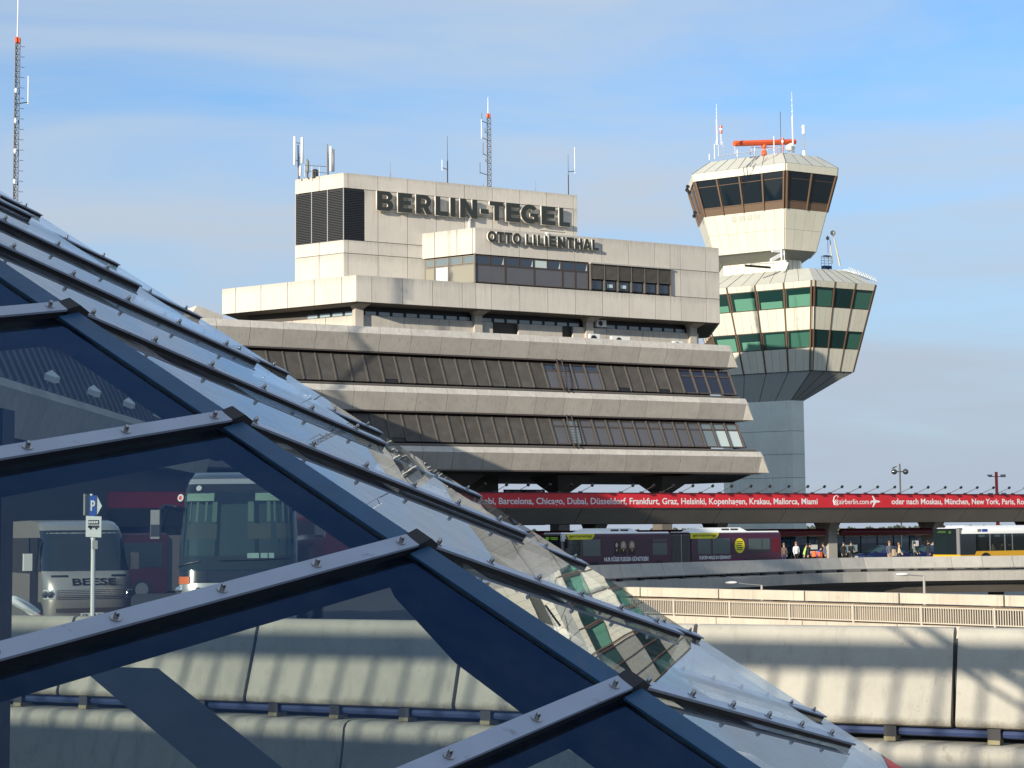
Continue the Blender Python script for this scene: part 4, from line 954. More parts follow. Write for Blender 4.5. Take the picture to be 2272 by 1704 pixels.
# tall mast far left on the wing roof
pb = at(33, 480, 118.0); pb.z = 17.0; ptop = at(40, 96, 118.0)
lm = lattice(0, 0, ptop.z, pb, 'tall dark lattice mast rising above the glass canopy at the left edge', .15, 6.5, [(1, 15.0, .75, 2.0), (-1, 3.0, .3, .5), (-1, 6.5, .3, .8)])
for k in range(26): MB().tube([(.2, -.1, 1 + k * .72), (.48, -.12, 1 + k * .72)], .02, 4).build('step', 'mast_dark', lm)
for k in range(8): MB().lathe([(.05, 0), (.09, .1), (.09, .25), (.05, .35)], 6, 0, (-.1, -.2, 1.0 + k * 2.1)).build('insulator', 'white_paint', lm)

# ================================================================ BRIDGE WITH THE RED BANNER (parallel to the sign face)
BRO = Vector((15.47, 130.0, 0)); BRM = Matrix.Translation(BRO) @ Matrix.Rotation(BR, 4, 'Z')
def plane_pt(Mx, px, py, yl):
    n = Mx.to_3x3() @ EY; p0 = Mx @ Vector((0, yl, 0)); d = ray(px, py); o = Vector((0, 0, ZC))
    return Mx.inverted() @ (o + d * ((p0 - o).dot(n) / d.dot(n)))
def atz(px, py, z): d = ray(px, py); return Vector((0, 0, ZC)) + d * ((z - ZC) / d.z)
bri = thing('road_bridge', 'grey concrete road bridge carrying the red banner over the bus stop', 'bridge', BRO, BR)
BX0, BX1 = -66.0, 48.0
for k in range(19):
    x = BX0 + k * 6.0
    MB().prism([(x + .03, .12, 5.1), (x + .03, .12, 4.12), (x + .03, 1.3, 3.07), (x + .03, 8.2, 3.07), (x + .03, 9.4, 4.12), (x + .03, 9.4, 5.1)], (5.94, 0, 0)).build('deck_segment', 'bridge_concrete', bri)
cols = [plane_pt(BRM, px, 1200, 4.0).x for px in (1841, 2072)]
pit = cols[1] - cols[0]
for x in [cols[0] + pit * k for k in (-7, -6, -5, -4, -3, -2, -1, 0, 1, 2, 3)]:
    mb = MB().box(x - .42, x + .42, 3.6, 5.0, -.6, 2.4); mb.loft([[(x - .42, 3.6, 2.4), (x + .42, 3.6, 2.4), (x + .42, 5, 2.4), (x - .42, 5, 2.4)], [(x - .5, 3.2, 3.1), (x + .5, 3.2, 3.1), (x + .5, 5.4, 3.1), (x - .5, 5.4, 3.1)]])
    mb.build('column', 'concrete_grey', bri)
ban = thing('banner', 'long red advertising banner with white city names along the bridge edge', 'banner', BRO, BR)
bz0, bz1 = 4.20, 5.22
for k in range(8):
    x0 = BX0 + k * 14.25; MB().box(x0, x0 + 14.245, -.02, .09, bz0, bz1).build('banner_sheet', 'banner_red', ban)
MB().box(BX0, BX1, -.05, .16, bz1, bz1 + .06).build('top_edge', 'maroon', ban)
def bxp(px, py=1110): return plane_pt(BRM, px, py, -.03).x
base = 4.46
x0, x1 = bxp(1052), bxp(1814)
words_on('lettering', 'Dhabi, Barcelona, Chicago, Dubai, Düsseldorf, Frankfurt, Graz, Helsinki, Kopenhagen, Krakau, Mallorca, Miami', 'print_white', ban, (x0, -.028, base), EX, EZ, x1 - x0, .45, .018)
text_on('lettering', 'Abu', 'print_white', ban, (x0 - 1.5, -.028, base), EX, EZ, 1.2, .45, .018)
x0, x1 = bxp(1862), bxp(1928)
text_on('lettering', 'airberlin.com', 'print_white', ban, (x0, -.028, base), EX, EZ, x1 - x0, .42, .006)
# round brush logo before it: open ring with a tail and a small a
mb = MB(); cxl, czl = bxp(1855) + .05, base + .12
pts = [(cxl + .20 * math.cos(R(a)), -.03, czl + .20 * math.sin(R(a))) for a in range(30, 331, 20)]; mb.tube(pts, [.035] * len(pts), 5)
pts = [(cxl + .08, -.03, czl - .2), (cxl - .22, -.03, czl - .16), (cxl - .30, -.03, czl + .1), (cxl - .22, -.03, czl + .42), (cxl + .02, -.03, czl + .56), (cxl + .16, -.03, czl + .5), (cxl + .12, -.03, czl + .38)]; mb.tube(pts, [.03, .045, .045, .04, .035, .03, .02], 5)
pts = [(cxl + .09 * math.cos(R(a)), -.03, czl + .09 * math.sin(R(a))) for a in range(0, 361, 30)]; mb.tube(pts, .028, 5); mb.build('logo', 'print_white', ban)
xa = bxp(1942)
pl = [(-.46, .0), (-.42, .07), (-.15, .09), (-.30, .44), (-.20, .44), (.06, .10), (.30, .09), (.46, .03), (.48, 0), (.46, -.03), (.30, -.07), (.06, -.08), (-.20, -.42), (-.30, -.42), (-.15, -.08), (-.36, -.07), (-.44, -.20), (-.50, -.20)]
MB().prism([(xa + a, -.022, base + .2 + b) for a, b in pl], (0, -.01, 0)).build('airplane_mark', 'print_white', ban)
x0 = bxp(1978); x1 = bxp(2272)
words_on('lettering', 'oder nach Moskau, München, New York, Paris, Rom', 'print_white', ban, (x0, -.028, base), EX, EZ, (x1 - x0) * 1.035, .45, .018)
# spotlights on bent arms over the banner
words = [('Dhabi', 1052, 1098), ('Barcelona', 1104, 1180), ('Chicago', 1190, 1255), ('Dubai', 1260, 1306), ('Düsseldorf', 1312, 1392), ('Frankfurt', 1396, 1468), ('Graz', 1474, 1505), ('Helsinki', 1509, 1565), ('Kopenhagen', 1569, 1657), ('Krakau', 1661, 1710), ('Mallorca', 1714, 1772), ('Miami', 1777, 1814),
         ('the airline logo', 1820, 1960), ('oder nach', 1978, 2040), ('Moskau', 2044, 2095), ('München', 2098, 2153), ('New York', 2157, 2214), ('Paris', 2217, 2250), ('Rom', 2251, 2300)]
spot_px = [1063, 1111, 1159, 1207, 1254, 1301, 1391, 1437, 1481, 1524, 1568, 1610, 1653, 1695, 1737, 1779, 1816, 1855, 1895, 1934, 1972, 2009, 2046, 2084, 2119, 2155, 2191, 2226, 2261]
arm = MB().tube([(0, 0, 0), (.42, -.9, .42)], .022, 5).mesh('arm', 'mast_dark'); head = MB().lathe([(.04, -.12), (.10, -.08), (.11, .08), (.02, .09)], 8, 0, (.42, -.92, .45), (-.1, .8, -.6)).mesh('lamp_head', 'frame_black', True); foot = MB().box(-.13, .13, -.05, .12, -.04, .05).mesh('clamp', 'mast_dark')
cnt = {}
tot = {}
for px in spot_px:
    w = [n for n, a, b in words if a - 4 <= px - 8 <= b + 4] or ['the comma gap']; tot[w[0]] = tot.get(w[0], 0) + 1
for px in spot_px:
    w = ([n for n, a, b in words if a - 4 <= px - 8 <= b + 4] or ['the comma gap'])[0]; cnt[w] = cnt.get(w, 0) + 1
    od = '' if tot[w] == 1 else ('left one ', 'middle one ' if tot[w] > 2 else 'right one ', 'right one ', 'last one ')[cnt[w] - 1]
    s_ = thing('spotlight', 'small black spotlight on a bent arm over the banner, %sover %s' % (od, w if w.startswith('the') else 'word ' + w), 'spotlight', BRM @ Vector((bxp(px - 12), 0, bz1 + .1)), BR, 'spotlights over the red banner')
    link('arm', arm, s_); link('lamp_head', head, s_); link('clamp', foot, s_)

# ================================================================ UPPER ROAD WITH CURVED PARAPET
PZ = 0.6
key = [atz(1292, 1255, PZ), atz(1430, 1250.4, PZ), atz(1640, 1244, PZ), atz(1904, 1237, PZ), atz(2272, 1232.6, PZ)]
key = [key[0] + (key[0] - key[1]).normalized() * 22 + Vector((-2, -4, 0)), key[0] + (key[0] - key[1]).normalized() * 9] + key + [key[-1] + (key[-1] - key[-2]).normalized() * 14 + Vector((0, -1.5, 0))]
def catmull(P, n=24):
    out = []
    for i in range(len(P) - 1):
        p0, p1, p2, p3 = P[max(i - 1, 0)], P[i], P[i + 1], P[min(i + 2, len(P) - 1)]
        for k in range(n):
            t = k / n; out.append(.5 * ((2 * p1) + (p2 - p0) * t + (2 * p0 - 5 * p1 + 4 * p2 - p3) * t * t + (3 * p1 - p0 - 3 * p2 + p3) * t ** 3))
    return out + [P[-1]]
def resample(C, step):
    out = [C[0]]; acc = 0.0
    for a, b in zip(C[:-1], C[1:]):
        L = (b - a).length; p = 0.0
        while acc + (L - p) >= step:
            p += step - acc; acc = 0.0; out.append(a.lerp(b, p / L))
        acc += L - p
    return out
curve = resample(catmull(key), 2.15)
via = thing('upper_road_viaduct', 'curved grey concrete viaduct edge with leaning parapet panels in front of the buses', 'viaduct', (0, 0, 0))
def nrm2(a, b): d = (b - a).normalized(); return Vector((d.y, -d.x, 0))      # towards the camera side
for a, b in zip(curve[:-1], curve[1:]):
    n = nrm2(a, b); d = (b - a).normalized(); g_ = .03
    A, B = a + d * g_ * .5, b - d * g_ * .5
    pr = [(0, 0), (-.18, 0), (-.1, -.8), (.26, -.8), (.30, -.74)]
    MB().loft([[(A + n * o + EZ * z) for o, z in pr], [(B + n * o + EZ * z) for o, z in pr]]).build('parapet_panel', 'concrete_grey', via)
rings = []; ra2 = []; ra3 = []
for i, p in enumerate(curve):
    n = nrm2(curve[max(i - 1, 0)], curve[min(i + 1, len(curve) - 1)])
    rings.append([p + n * o + EZ * (z - PZ) for o, z in ((.12, -.36), (-.6, -.36), (-.6, -1.3), (.28, -1.05), (.30, -.42))])
    ra2.append([p + n * o + EZ * (z - PZ) for o, z in ((-.5, -.5), (-6, -.5), (-6, -1.9), (-1.2, -1.9), (-.5, -1.25))])
for k in range(0, len(rings) - 4, 4): MB().loft(rings[k:k + 5]).build('edge_beam', 'concrete_grey', via)
MB().loft(ra2).build('box_girder', 'concrete_dark', via)
for i, p in enumerate(curve[1:-1]):
    n = nrm2(curve[i], curve[i + 2]); d = Vector((-n.y, n.x, 0))
    MB().obox(p - d * .18 + n * -.1 + EZ * (-.36 - PZ), d * .36, n * .25, EZ * .16).build('bearing_block', 'pad_dark', via)
for i in range(3, len(curve), 7):
    p = curve[i]; n = nrm2(curve[i - 1], curve[min(i + 1, len(curve) - 1)]); q = p - n * 3.2
    MB().lathe([(.55, GZ), (.55, -1.9)], 12, 0, (q.x, q.y, 0)).build('pier', 'concrete_dark', via)
rd = MB(); inner = [p for p in curve]; far = [BRM @ Vector((40, 14, 0)), BRM @ Vector((-60, 14, 0))]
poly = [(p.x, p.y, -.5) for p in inner] + [(far[0].x, far[0].y, -.5), (far[1].x, far[1].y, -.5)]
rd.prism(poly, (0, 0, -.5)).build('upper_road', 'asphalt'); struct(bpy.data.objects['upper_road'])
# pavement platform of the bus stop under the bridge
pv = MB().box(-10, 36, -7.0, 7.5, -.499, -.2).build('bus_stop_pavement', 'paving', None, False, BRO); pv.rotation_euler = (0, 0, BR); struct(pv)

# ================================================================ SUNLIT RETAINING WALL WITH RAILING
wl0, wl1 = at(1603, 1305, 95.0), at(2230, 1319, 82.0); wl0.z = wl1.z = 0
wd = (wl1 - wl0).normalized(); wn_ = Vector((wd.y, -wd.x, 0)); wn_ = wn_ if wn_.y < 0 else -wn_
rw = thing('retaining_wall', 'long sunlit beige retaining wall with coping beam below the viaduct', 'wall', (0, 0, 0))
pj = 5.85
for k in range(-4, 5):
    o = wl0 + wd * (pj * k)
    MB().obox(o + EZ * -1.16 - wn_ * .35, wd * (pj - .10), wn_ * .62, EZ * .49).build('coping', 'concrete_wall', rw)
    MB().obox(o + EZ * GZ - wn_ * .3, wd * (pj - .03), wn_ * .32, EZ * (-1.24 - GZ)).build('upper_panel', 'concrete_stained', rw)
    MB().obox(o + EZ * GZ + wn_ * .03, wd * (pj - .05), wn_ * .5, EZ * (-2.16 - GZ)).build('lower_panel', 'concrete_wall', rw)
rg_ = thing('walkway_railing', 'pale steel railing of closely set bars along the beige retaining wall', 'railing', (0, 0, 0))
o = wl0 - wd * 23.4 + wn_ * .40; Lr = pj * 9
MB().obox(o + EZ * -1.34, wd * Lr, wn_ * .06, EZ * .05).build('top_rail', 'rail_tan', rg_); MB().obox(o + EZ * -2.08, wd * Lr, wn_ * .06, EZ * .05).build('bottom_rail', 'rail_tan', rg_)
mb = MB(); k = 0
while k * .135 < Lr: mb.obox(o + wd * (k * .135) + EZ * -2.03, wd * .045, wn_ * .045, EZ * .7); k += 1
bars = mb.build('bars', 'rail_tan', rg_); bars['kind'] = 'stuff'
for k in range(14): MB().obox(o + wd * (k * Lr / 13 - .04) + EZ * -2.16, wd * .09, wn_ * .09, EZ * .9).build('post', 'rail_tan', rg_)
def street_lamp(head_px, elbow_px, depth, label):
    e = at(*elbow_px, depth); h = at(*head_px, depth); o = thing('street_lamp', label, 'street lamp', (e.x, e.y, GZ), 0, 'street lamps on the lower road'); H = e.z - GZ; v = h - e
    MB().tube([(0, 0, 0), (0, 0, H)], [.11, .07], 8).build('pole', 'concrete_grey', o); MB().tube([(0, 0, H - .02), (v.x * .5, v.y * .5, H + v.z * .4), (v.x * .75, v.y * .75, H + v.z * .8)], .035, 6).build('arm', 'mast_grey', o)
    c = Vector((v.x, v.y, H + v.z)); rr = []
    for t, a, b in ((-.38, .05, .03), (-.3, .13, .07), (0, .18, .10), (.25, .16, .09), (.36, .07, .05)):
        rr.append([c + Vector((t, 0, 0)) + Vector((0, a * math.cos(6.283 * q / 8), b * math.sin(6.283 * q / 8))) for q in range(8)])
    MB().loft(rr).build('lamp_head', 'white_paint', o, True)
street_lamp((1622, 1293), (1690, 1298), 108, 'street lamp with white oval head, left one, mostly hidden behind the sunlit wall')
street_lamp((2002, 1274.5), (2050, 1277.5), 108, 'street lamp with white oval head and tall pole, right one, rising over the sunlit wall')

# ================================================================ BUS STOP: shelters, people, car
shl = []
def shelter(xa, xb, label):
    o = thing('bus_shelter', label, 'bus shelter', BRM @ Vector((xa, 3.2, -.2)), BR, 'maroon roofed bus shelters'); L = xb - xa; n = 14
    pr = [(.30 * math.cos(6.2832 * k / n), 2.52 + .30 * math.sin(6.2832 * k / n)) for k in range(n)]
    MB().loft([[(x, y * s, 2.52 + (z - 2.52) * s) for y, z in pr] for x, s in ((0, .6), (.08, .9), (.2, 1), (L - .2, 1), (L - .08, .9), (L, .6))]).build('roof_tube', 'maroon', o, True)
    MB().box(.1, L - .1, .1, 2.0, 2.5, 2.6).build('roof', 'maroon', o)
    k = 0; w = 1.7
    while k * w < L - .3:
        x = .15 + k * w; ww = min(w, L - .15 - x)
        MB().box(x, x + ww - .06, 1.8, 1.83, .15, 2.35).build('glass_panel', 'shelter_glass', o); MB().box(x - .03, x + .03, 1.76, 1.86, 0, 2.5).build('post', 'frame_black', o); k += 1
    return o
x_a, x_b, x_c, x_d = (plane_pt(BRM, p, 1185, 3.2).x for p in (1732, 1838, 1864, 2068))
shelter(x_a - 8, x_b - .3, 'maroon tube roofed bus shelter left of the sunlit concrete column'); shelter(x_c, x_d, 'maroon tube roofed bus shelter between the two concrete columns'); shelter(x_d + 1.4, x_d + 12, 'maroon tube roofed bus shelter behind the yellow and white bus')
shelter(x_a - 34, x_a - 9, 'long maroon shelter roof behind the purple bus')
# dark glazed hall behind the stop, low enough to leave the sky strip under the bridge
hall = thing('waiting_hall', 'low dark glazed hall behind the bus shelters', 'building', BRM @ Vector((cols[0] - 30, 16, 0)), BR)
MB().box(0, 76, 0, 8, -1, 1.95).build('wall', 'shelter_dark', hall); MB().box(-.3, 76.3, -.4, 8.3, 1.95, 2.15).build('roof', 'mast_dark', hall)
for k in range(40):
    if 0: pass
    MB().box(k * 1.9 + .1, k * 1.9 + 1.8, -.05, -.01, -.1, 1.75).build('window', 'window_navy' if k % 5 else 'window_blue', hall)
for px, w, z0, z1 in ((1803, 1.0, .85, 1.25), (1803, 1.0, .3, .7), (1824, .8, .9, 1.2), (1872, .5, .5, 1.1), (1885, 1.0, .5, 1.2), (1898, .35, .6, 1.2), (2031, .7, .7, 1.5), (2047, .5, .5, 1.0)):
    q = plane_pt(BRM, px, 1200, 15.9); b = MB().box(-w / 2, w / 2, -.03, .02, z0, z1).build('timetable', 'poster_white'); b.location = BRM @ Vector((q.x, 15.85, 0)); b.rotation_euler = (0, 0, BR)
    b.parent = hall; b.location = (q.x - (cols[0] - 30), -.1, 0); b.rotation_euler = (0, 0, 0)

def person(label, px, depth, h, face, top, legs, hair='hair_dark', z=-.2, lean=0.0, arms=(10, 10), stride=.1, bag=None, twist=0):
    """one skinned figure; face = heading in degrees (0 = towards the camera, 90 = to the right)"""
    q = at(px, 1200, depth); o = thing('person', label, 'person', (q.x, q.y, z), R(face), None)
    k = h / 1.75; V = []; rad = []; E = []; seg = []
    def v(p, r): V.append(Vector(p) * k); rad.append(r * k); return len(V) - 1
    ca, sa = math.cos(R(lean)), math.sin(R(lean)); P0 = Vector((0, 0, .95))
    def up(x, y, zz): d = zz - .95; return (x, -(d * sa) + y * ca, .95 + d * ca)          # forward = -y
    def e(a, b, kind): E.append((a, b)); seg.append((a, b, kind))
    pel = v((0, 0, .95), .145); bel = v(up(0, .0, 1.12), .135); che = v(up(0, 0, 1.34), .165); nek = v(up(0, .01, 1.49), .06); he0 = v(up(0, -.02, 1.58), .085); he1 = v(up(0, -.02, 1.68), .088)
    e(pel, bel, 0); e(bel, che, 0); e(che, nek, 0); e(nek, he0, 2); e(he0, he1, 2)
    for s, a in ((-1, arms[0]), (1, arms[1])):
        sh = v(up(.17 * s, 0, 1.42), .07); a1, a2 = R(a * .6), R(a)
        el = v(up(.22 * s, -.28 * math.sin(a1), 1.42 - .28 * math.cos(a1)), .052); wr = v(up(.22 * s - .04 * s, -.28 * math.sin(a1) - .25 * math.sin(a2), 1.42 - .28 * math.cos(a1) - .25 * math.cos(a2)), .038); ha = v(up(.2 * s, -.28 * math.sin(a1) - .34 * math.sin(a2), 1.42 - .28 * math.cos(a1) - .34 * math.cos(a2)), .042)
        e(che, sh, 0); e(sh, el, 0); e(el, wr, 0); e(wr, ha, 2)
        hp = v((.09 * s, 0, .90), .10); kn = v((.10 * s, -.03 + s * stride * .5, .50), .072); an = v((.10 * s, .02 + s * stride, .09), .048); to = v((.105 * s, -.14 + s * stride, .04), .042)
        e(pel, hp, 1); e(hp, kn, 1); e(kn, an, 1); e(an, to, 3)
    me = bpy.data.meshes.new('p'); me.from_pydata([tuple(p) for p in V], E, []); ob = bpy.data.objects.new('p', me); COL.objects.link(ob)
    ob.modifiers.new('s', 'SKIN'); sv = me.skin_vertices[0].data
    for i, r in enumerate(rad): sv[i].radius = (r, r * (.72 if i in (1, 2) else 1)); sv[i].use_root = i == 0
    ss = ob.modifiers.new('d', 'SUBSURF'); ss.levels = ss.render_levels = 1
    dg = bpy.context.evaluated_depsgraph_get(); dg.update(); out = bpy.data.meshes.new_from_object(ob.evaluated_get(dg)); bpy.data.objects.remove(ob); bpy.data.meshes.remove(me)
    out.materials.clear()
    for m_ in (top, legs, 'skin', 'cloth_black'): out.materials.append(M[m_])
    for p in out.polygons:
        c = p.center; best = 1e9
        for a, b, kd in seg:
            A, B = V[a], V[b]; t = max(0, min(1, (c - A).dot(B - A) / max((B - A).length_squared, 1e-9))); d = (A.lerp(B, t) - c).length
            if d < best: best = d; bk_ = kd
        p.material_index = bk_; p.use_smooth = True
    out.name = 'body'; link('body', out, o)
    hd = V[he1]; mb = MB(); rr = []
    for j in range(7):
        ph = R(90 - j * 22); rr.append([hd + Vector((.098 * k * math.cos(ph) * math.cos(6.283 * q_ / 10), .03 * k + .105 * k * math.cos(ph) * math.sin(6.283 * q_ / 10), .02 * k + .12 * k * math.sin(ph))) for q_ in range(10)])
    mb.loft(rr); mb.build('hair', hair, o, True)
    nose = hd + Vector((0, -.10 * k, -.05 * k)); MB().lathe([(.018 * k, 0), (.005, .03 * k)], 5, 0, nose, (0, -1, -.2)).build('nose', 'skin', o)
    if bag:
        bx_, by_, bz_, sx, sy, sz, bm = bag; rr = []
        for t in (-.5, -.42, .42, .5):
            s_ = .82 if abs(t) == .5 else 1; rr.append([(bx_ + sx * .5 * s_ * cx_, by_ + sy * t, bz_ + sz * .5 * s_ * cz_) for cx_, cz_ in ((-1, -.8), (-.8, -1), (.8, -1), (1, -.8), (1, .8), (.8, 1), (-.8, 1), (-1, .8))])
        bb = thing('backpack' if 'pack' in bm[1] else 'bag', bm[2], 'bag', (q.x, q.y, z), R(face)); MB().loft(rr).build('sack', bm[0], bb)
        MB().tube([(bx_ - sx * .3, by_ + sy * .5, bz_ + sz * .4), (bx_ - sx * .3, by_ + sy * .5 - .25, bz_ + sz * .3), (bx_ - sx * .3, by_ + sy * .4, bz_ - sz * .3)], .02, 5).build('strap', 'cloth_black', bb)
    return o
D_ = 128
person('person in brown coat standing with back turned right behind the purple bus', 1739, 128, 1.72, 150, 'cloth_brown', 'cloth_navy', 'hair_fair')
person('person in open dark jacket over a white shirt walking towards the camera', 1766, 128, 1.80, 10, 'cloth_white', 'cloth_black', 'hair_fair', arms=(20, -10), stride=.2)
person('person in lime green top bending forward beside a dark coat', 1783, 128, 1.72, 80, 'cloth_lime', 'cloth_black', lean=18)
person('person in black coat leaning right towards the orange bags', 1792, 127.5, 1.74, 70, 'cloth_black', 'cloth_black', lean=14, bag=(.1, -.42, .95, .3, .3, .42, ('cloth_orange', 'bag', 'orange bag held by the person in black coat')))
person('person in bright blue jacket stooping by the concrete column', 1813, 127, 1.55, 60, 'cloth_blue', 'cloth_blue', lean=30)
person('person in dark jacket carrying an orange pack beside the concrete column', 1829, 127, 1.76, -60, 'cloth_slate', 'cloth_black', lean=10, bag=(-.1, -.40, .85, .34, .3, .55, ('cloth_orange', 'bag', 'tall orange bag in front of the person by the column')))
person('person all in black standing in the shelter shade right of the column', 1888, 131, 1.78, 0, 'cloth_black', 'cloth_black', arms=(60, 60))
person('person in dark clothes deep in shade just right of the column', 1871, 132, 1.76, 20, 'cloth_black', 'cloth_black')
person('person in slate blue shirt standing behind the car with a beige bag', 1973, 127, 1.80, 20, 'cloth_slate', 'cloth_beige', 'hair_fair', bag=(.32, -.1, 1.0, .34, .3, .5, ('cloth_beige', 'bag', 'beige shoulder bag of the person in slate blue shirt')))
person('person with long brown hair in a cream top talking to the next one', 1994, 127, 1.68, 80, 'cloth_cream', 'cloth_navy', 'hair_fair', arms=(30, 40), bag=(0, .22, 1.25, .3, .16, .45, ('cloth_black', 'pack', 'black backpack worn over the cream top')))
person('person in grey tweed jacket over white shirt holding hands in front', 2029, 127, 1.74, 60, 'cloth_grey', 'cloth_black', arms=(35, 40))
person('person in black leather jacket standing left of the yellow bus', 2059, 127, 1.82, 95, 'cloth_black', 'cloth_navy', arms=(8, 5))

def car(label, px, depth, yaw, z=-.2, paint='car_blue'):
    q = at(px, 1230, depth); o = thing('parked_car', label, 'car', (q.x, q.y, z), yaw); L, W = 4.4, 1.75
    low = [(0, .35), (.05, .62), (.25, .78), (1.05, .90), (3.6, .95), (4.35, .85), (4.4, .5), (4.35, .28), (.1, .25)]
    sec = []
    for y, s in ((0, .94), (.08, 1), (W - .08, 1), (W, .94)): sec.append([(L / 2 + (x - L / 2) * s, y, .3 + (zz - .3) * (1 if s == 1 else .97)) for x, zz in low])
    MB().loft(sec).build('body', paint, o, True)
    cab_ = [(1.05, .89), (1.85, 1.38), (2.3, 1.46), (3.2, 1.44), (3.9, 1.0), (3.9, .92)]
    MB().loft([[(x, .10 + (.18 if zz > 1.1 else 0), zz) for x, zz in cab_], [(x, W - .10 - (.18 if zz > 1.1 else 0), zz) for x, zz in cab_]]).build('roof', paint, o, True)
    MB().prism([(1.22, .13, .95), (1.88, .265, 1.36), (2.4, .265, 1.38), (2.4, .13, .95)], (0, -.02, 0)).build('side_window', 'car_glass', o); MB().prism([(2.48, .13, .95), (2.48, .265, 1.38), (3.1, .265, 1.37), (3.6, .13, 1.0)], (0, -.02, 0)).build('side_window', 'car_glass', o)
    MB().prism([(1.10, .25, .94), (1.83, .36, 1.36), (1.83, W - .36, 1.36), (1.10, W - .25, .94)], (-.03, 0, .02)).build('windscreen', 'car_glass', o)
    for yy in (.12, W - .52): MB().box(-.02, .1, yy, yy + .4, .56, .70).build('headlight', 'lamp_glass', o)
    for x in (.85, 3.5):
        for yy in (-.01, W - .19):
            w_ = MB().lathe([(.3, 0), (.31, .05), (.31, .15), (.3, .2)], 14, 0, (x, yy, .31), (0, 1, 0)).build('wheel', 'tyre', o); MB().lathe([(.2, -.01), (.18, .0), (.02, .005)], 10, 0, (x, yy, .31), (0, 1, 0)).build('rim', 'rim', w_)
    MB().obox((1.35, -.12, .92), (.18, 0, 0), (0, .14, 0), (0, 0, .13)).build('mirror', paint, o)
    return o
car('dark blue car with sloping bonnet parked between the column and the people', 1902.5, 134.5, R(10)); car('second dark blue car half hidden behind the people right of the first car', 2002, 136, R(10))

# ================================================================ CITY BUSES
def wheel(parent, x, y, r=.48):
    w = MB().lathe([(r * .92, 0), (r, .06), (r, .22), (r * .92, .28)], 16, 0, (x, y, r), (0, 1, 0)).build('wheel', 'tyre', parent); MB().lathe([(r * .6, -.01), (r * .55, .03), (.1, .05), (.02, .05)], 12, 0, (x, y, r), (0, 1, 0)).build('rim', 'rim', w); return w
def bus_shell(name, m_, parent, x0, x1, zb, zt_, W, round_front=False, top=None):
    def sec(x, ins, zt2): return [(x, ins, zb), (x, W - ins, zb), (x, W - ins, zt2 - .25), (x, W - ins - .08, zt2 - .08), (x, W - ins - .28, zt2), (x, ins + .28, zt2), (x, ins + .08, zt2 - .08), (x, ins, zt2 - .25)]
    rings = ([sec(x0, .16, zt_ - .12), sec(x0 + .06, .07, zt_ - .05), sec(x0 + .22, .0, zt_)] if round_front else [sec(x0, 0, zt_)]) + [sec(x1, 0, zt_)]
    return MB().loft(rings).build(name, m_, parent, True)
GB0 = at(1248, 1220, 111.0); GBM = Matrix.Translation((GB0.x, GB0.y, -.5)) @ Matrix.Rotation(BR + R(2), 4, 'Z')
gb = thing('articulated_bus', 'long purple articulated bus with yellow labels and white advertising slogans', 'bus', (GB0.x, GB0.y, -.5), BR + R(2))
def gx(px, py=1215): return plane_pt(GBM, px, py, 0).x
W = 2.55; xm0, xm1, xr = gx(1489), gx(1534), gx(1733)
bus_shell('front_section', 'bus_purple', gb, 0, xm0, .32, 2.88, W, True); bus_shell('rear_section', 'bus_purple', gb, xm1, xr, .32, 2.88, W)
mb = MB(); n = 12
for k in range(n):
    xa_, xb_ = xm0 + (xm1 - xm0) * k / n, xm0 + (xm1 - xm0) * (k + 1) / n; xc_ = (xa_ + xb_) / 2
    mb.loft([[(x, i_, .4), (x, W - i_, .4), (x, W - i_, 2.8 - i_), (x, i_, 2.8 - i_)] for x, i_ in ((xa_, .10), (xc_, .03), (xb_, .10))])
mb.build('bellows', 'bellows', gb); MB().box((xm0 + xm1) / 2 - .04, (xm0 + xm1) / 2 + .04, -.01, .1, .45, 2.75).build('bellows_hoop', 'mast_grey', gb)
for a, b, nm_ in ((.05, xm0, 'roof'), (xm1, xr, 'roof')): MB().loft([[(a, .2, 2.86), (a, W - .2, 2.86), (a, W - .3, 2.95), (a, .3, 2.95)], [(b, .2, 2.86), (b, W - .2, 2.86), (b, W - .3, 2.95), (b, .3, 2.95)]]).build(nm_, 'white_paint', gb)
def ac_unit(parent, x0, x1):
    MB().loft([[(x0, .5, 2.95), (x1, .5, 2.95), (x1, W - .5, 2.95), (x0, W - .5, 2.95)], [(x0 + .7, .6, 3.2), (x1 - .5, .6, 3.2), (x1 - .5, W - .6, 3.2), (x0 + .7, W - .6, 3.2)]]).build('roof_unit', 'white_paint', parent)
    for k in range(2): MB().obox((x1 - 2.1 + k * .75, .52, 3.02), (.6, 0, 0), (0, .04, .10), (0, -.02, .01)).build('grille', 'frame_black', parent)
ac_unit(gb, gx(1308), gx(1426)); ac_unit(gb, gx(1552), gx(1668))
def gwin(px0, px1, z0, z1, m_='bus_glass_lit', name='window', y=-.012): return MB().box(gx(px0), gx(px1), y, .02, z0, z1).build(name, m_, gb)
MB().box(.25, gx(1289), -.012, .02, 1.0, 2.5).build('driver_window', 'bus_glass', gb)
gwin(1262, 1290, 1.44, 2.5); gwin(1293, 1332, 1.44, 2.5); gwin(1448, 1480, 1.46, 2.22); gwin(1448, 1480, 2.27, 2.5, 'bus_glass')
gwin(1548, 1577, 1.46, 2.5); gwin(1581, 1620, 1.46, 2.5); gwin(1661, 1690, 1.72, 2.45); gwin(1692, 1708, 1.72, 2.45); gwin(1661, 1708, 1.5, 1.69, 'bus_glass')
gwin(1335, 1445, 1.44, 2.5, 'bus_film', 'advert_film'); gwin(1623, 1658, 1.44, 2.5, 'bus_film', 'advert_film')
gwin(1714, 1730, 1.55, 2.5, 'maroon', 'engine_grille')
gwin(1249, 1290, .42, 1.05, 'bus_magenta', 'colour_patch', -.006); gwin(1600, 1650, .42, 1.1, 'bus_magenta', 'colour_patch', -.006)
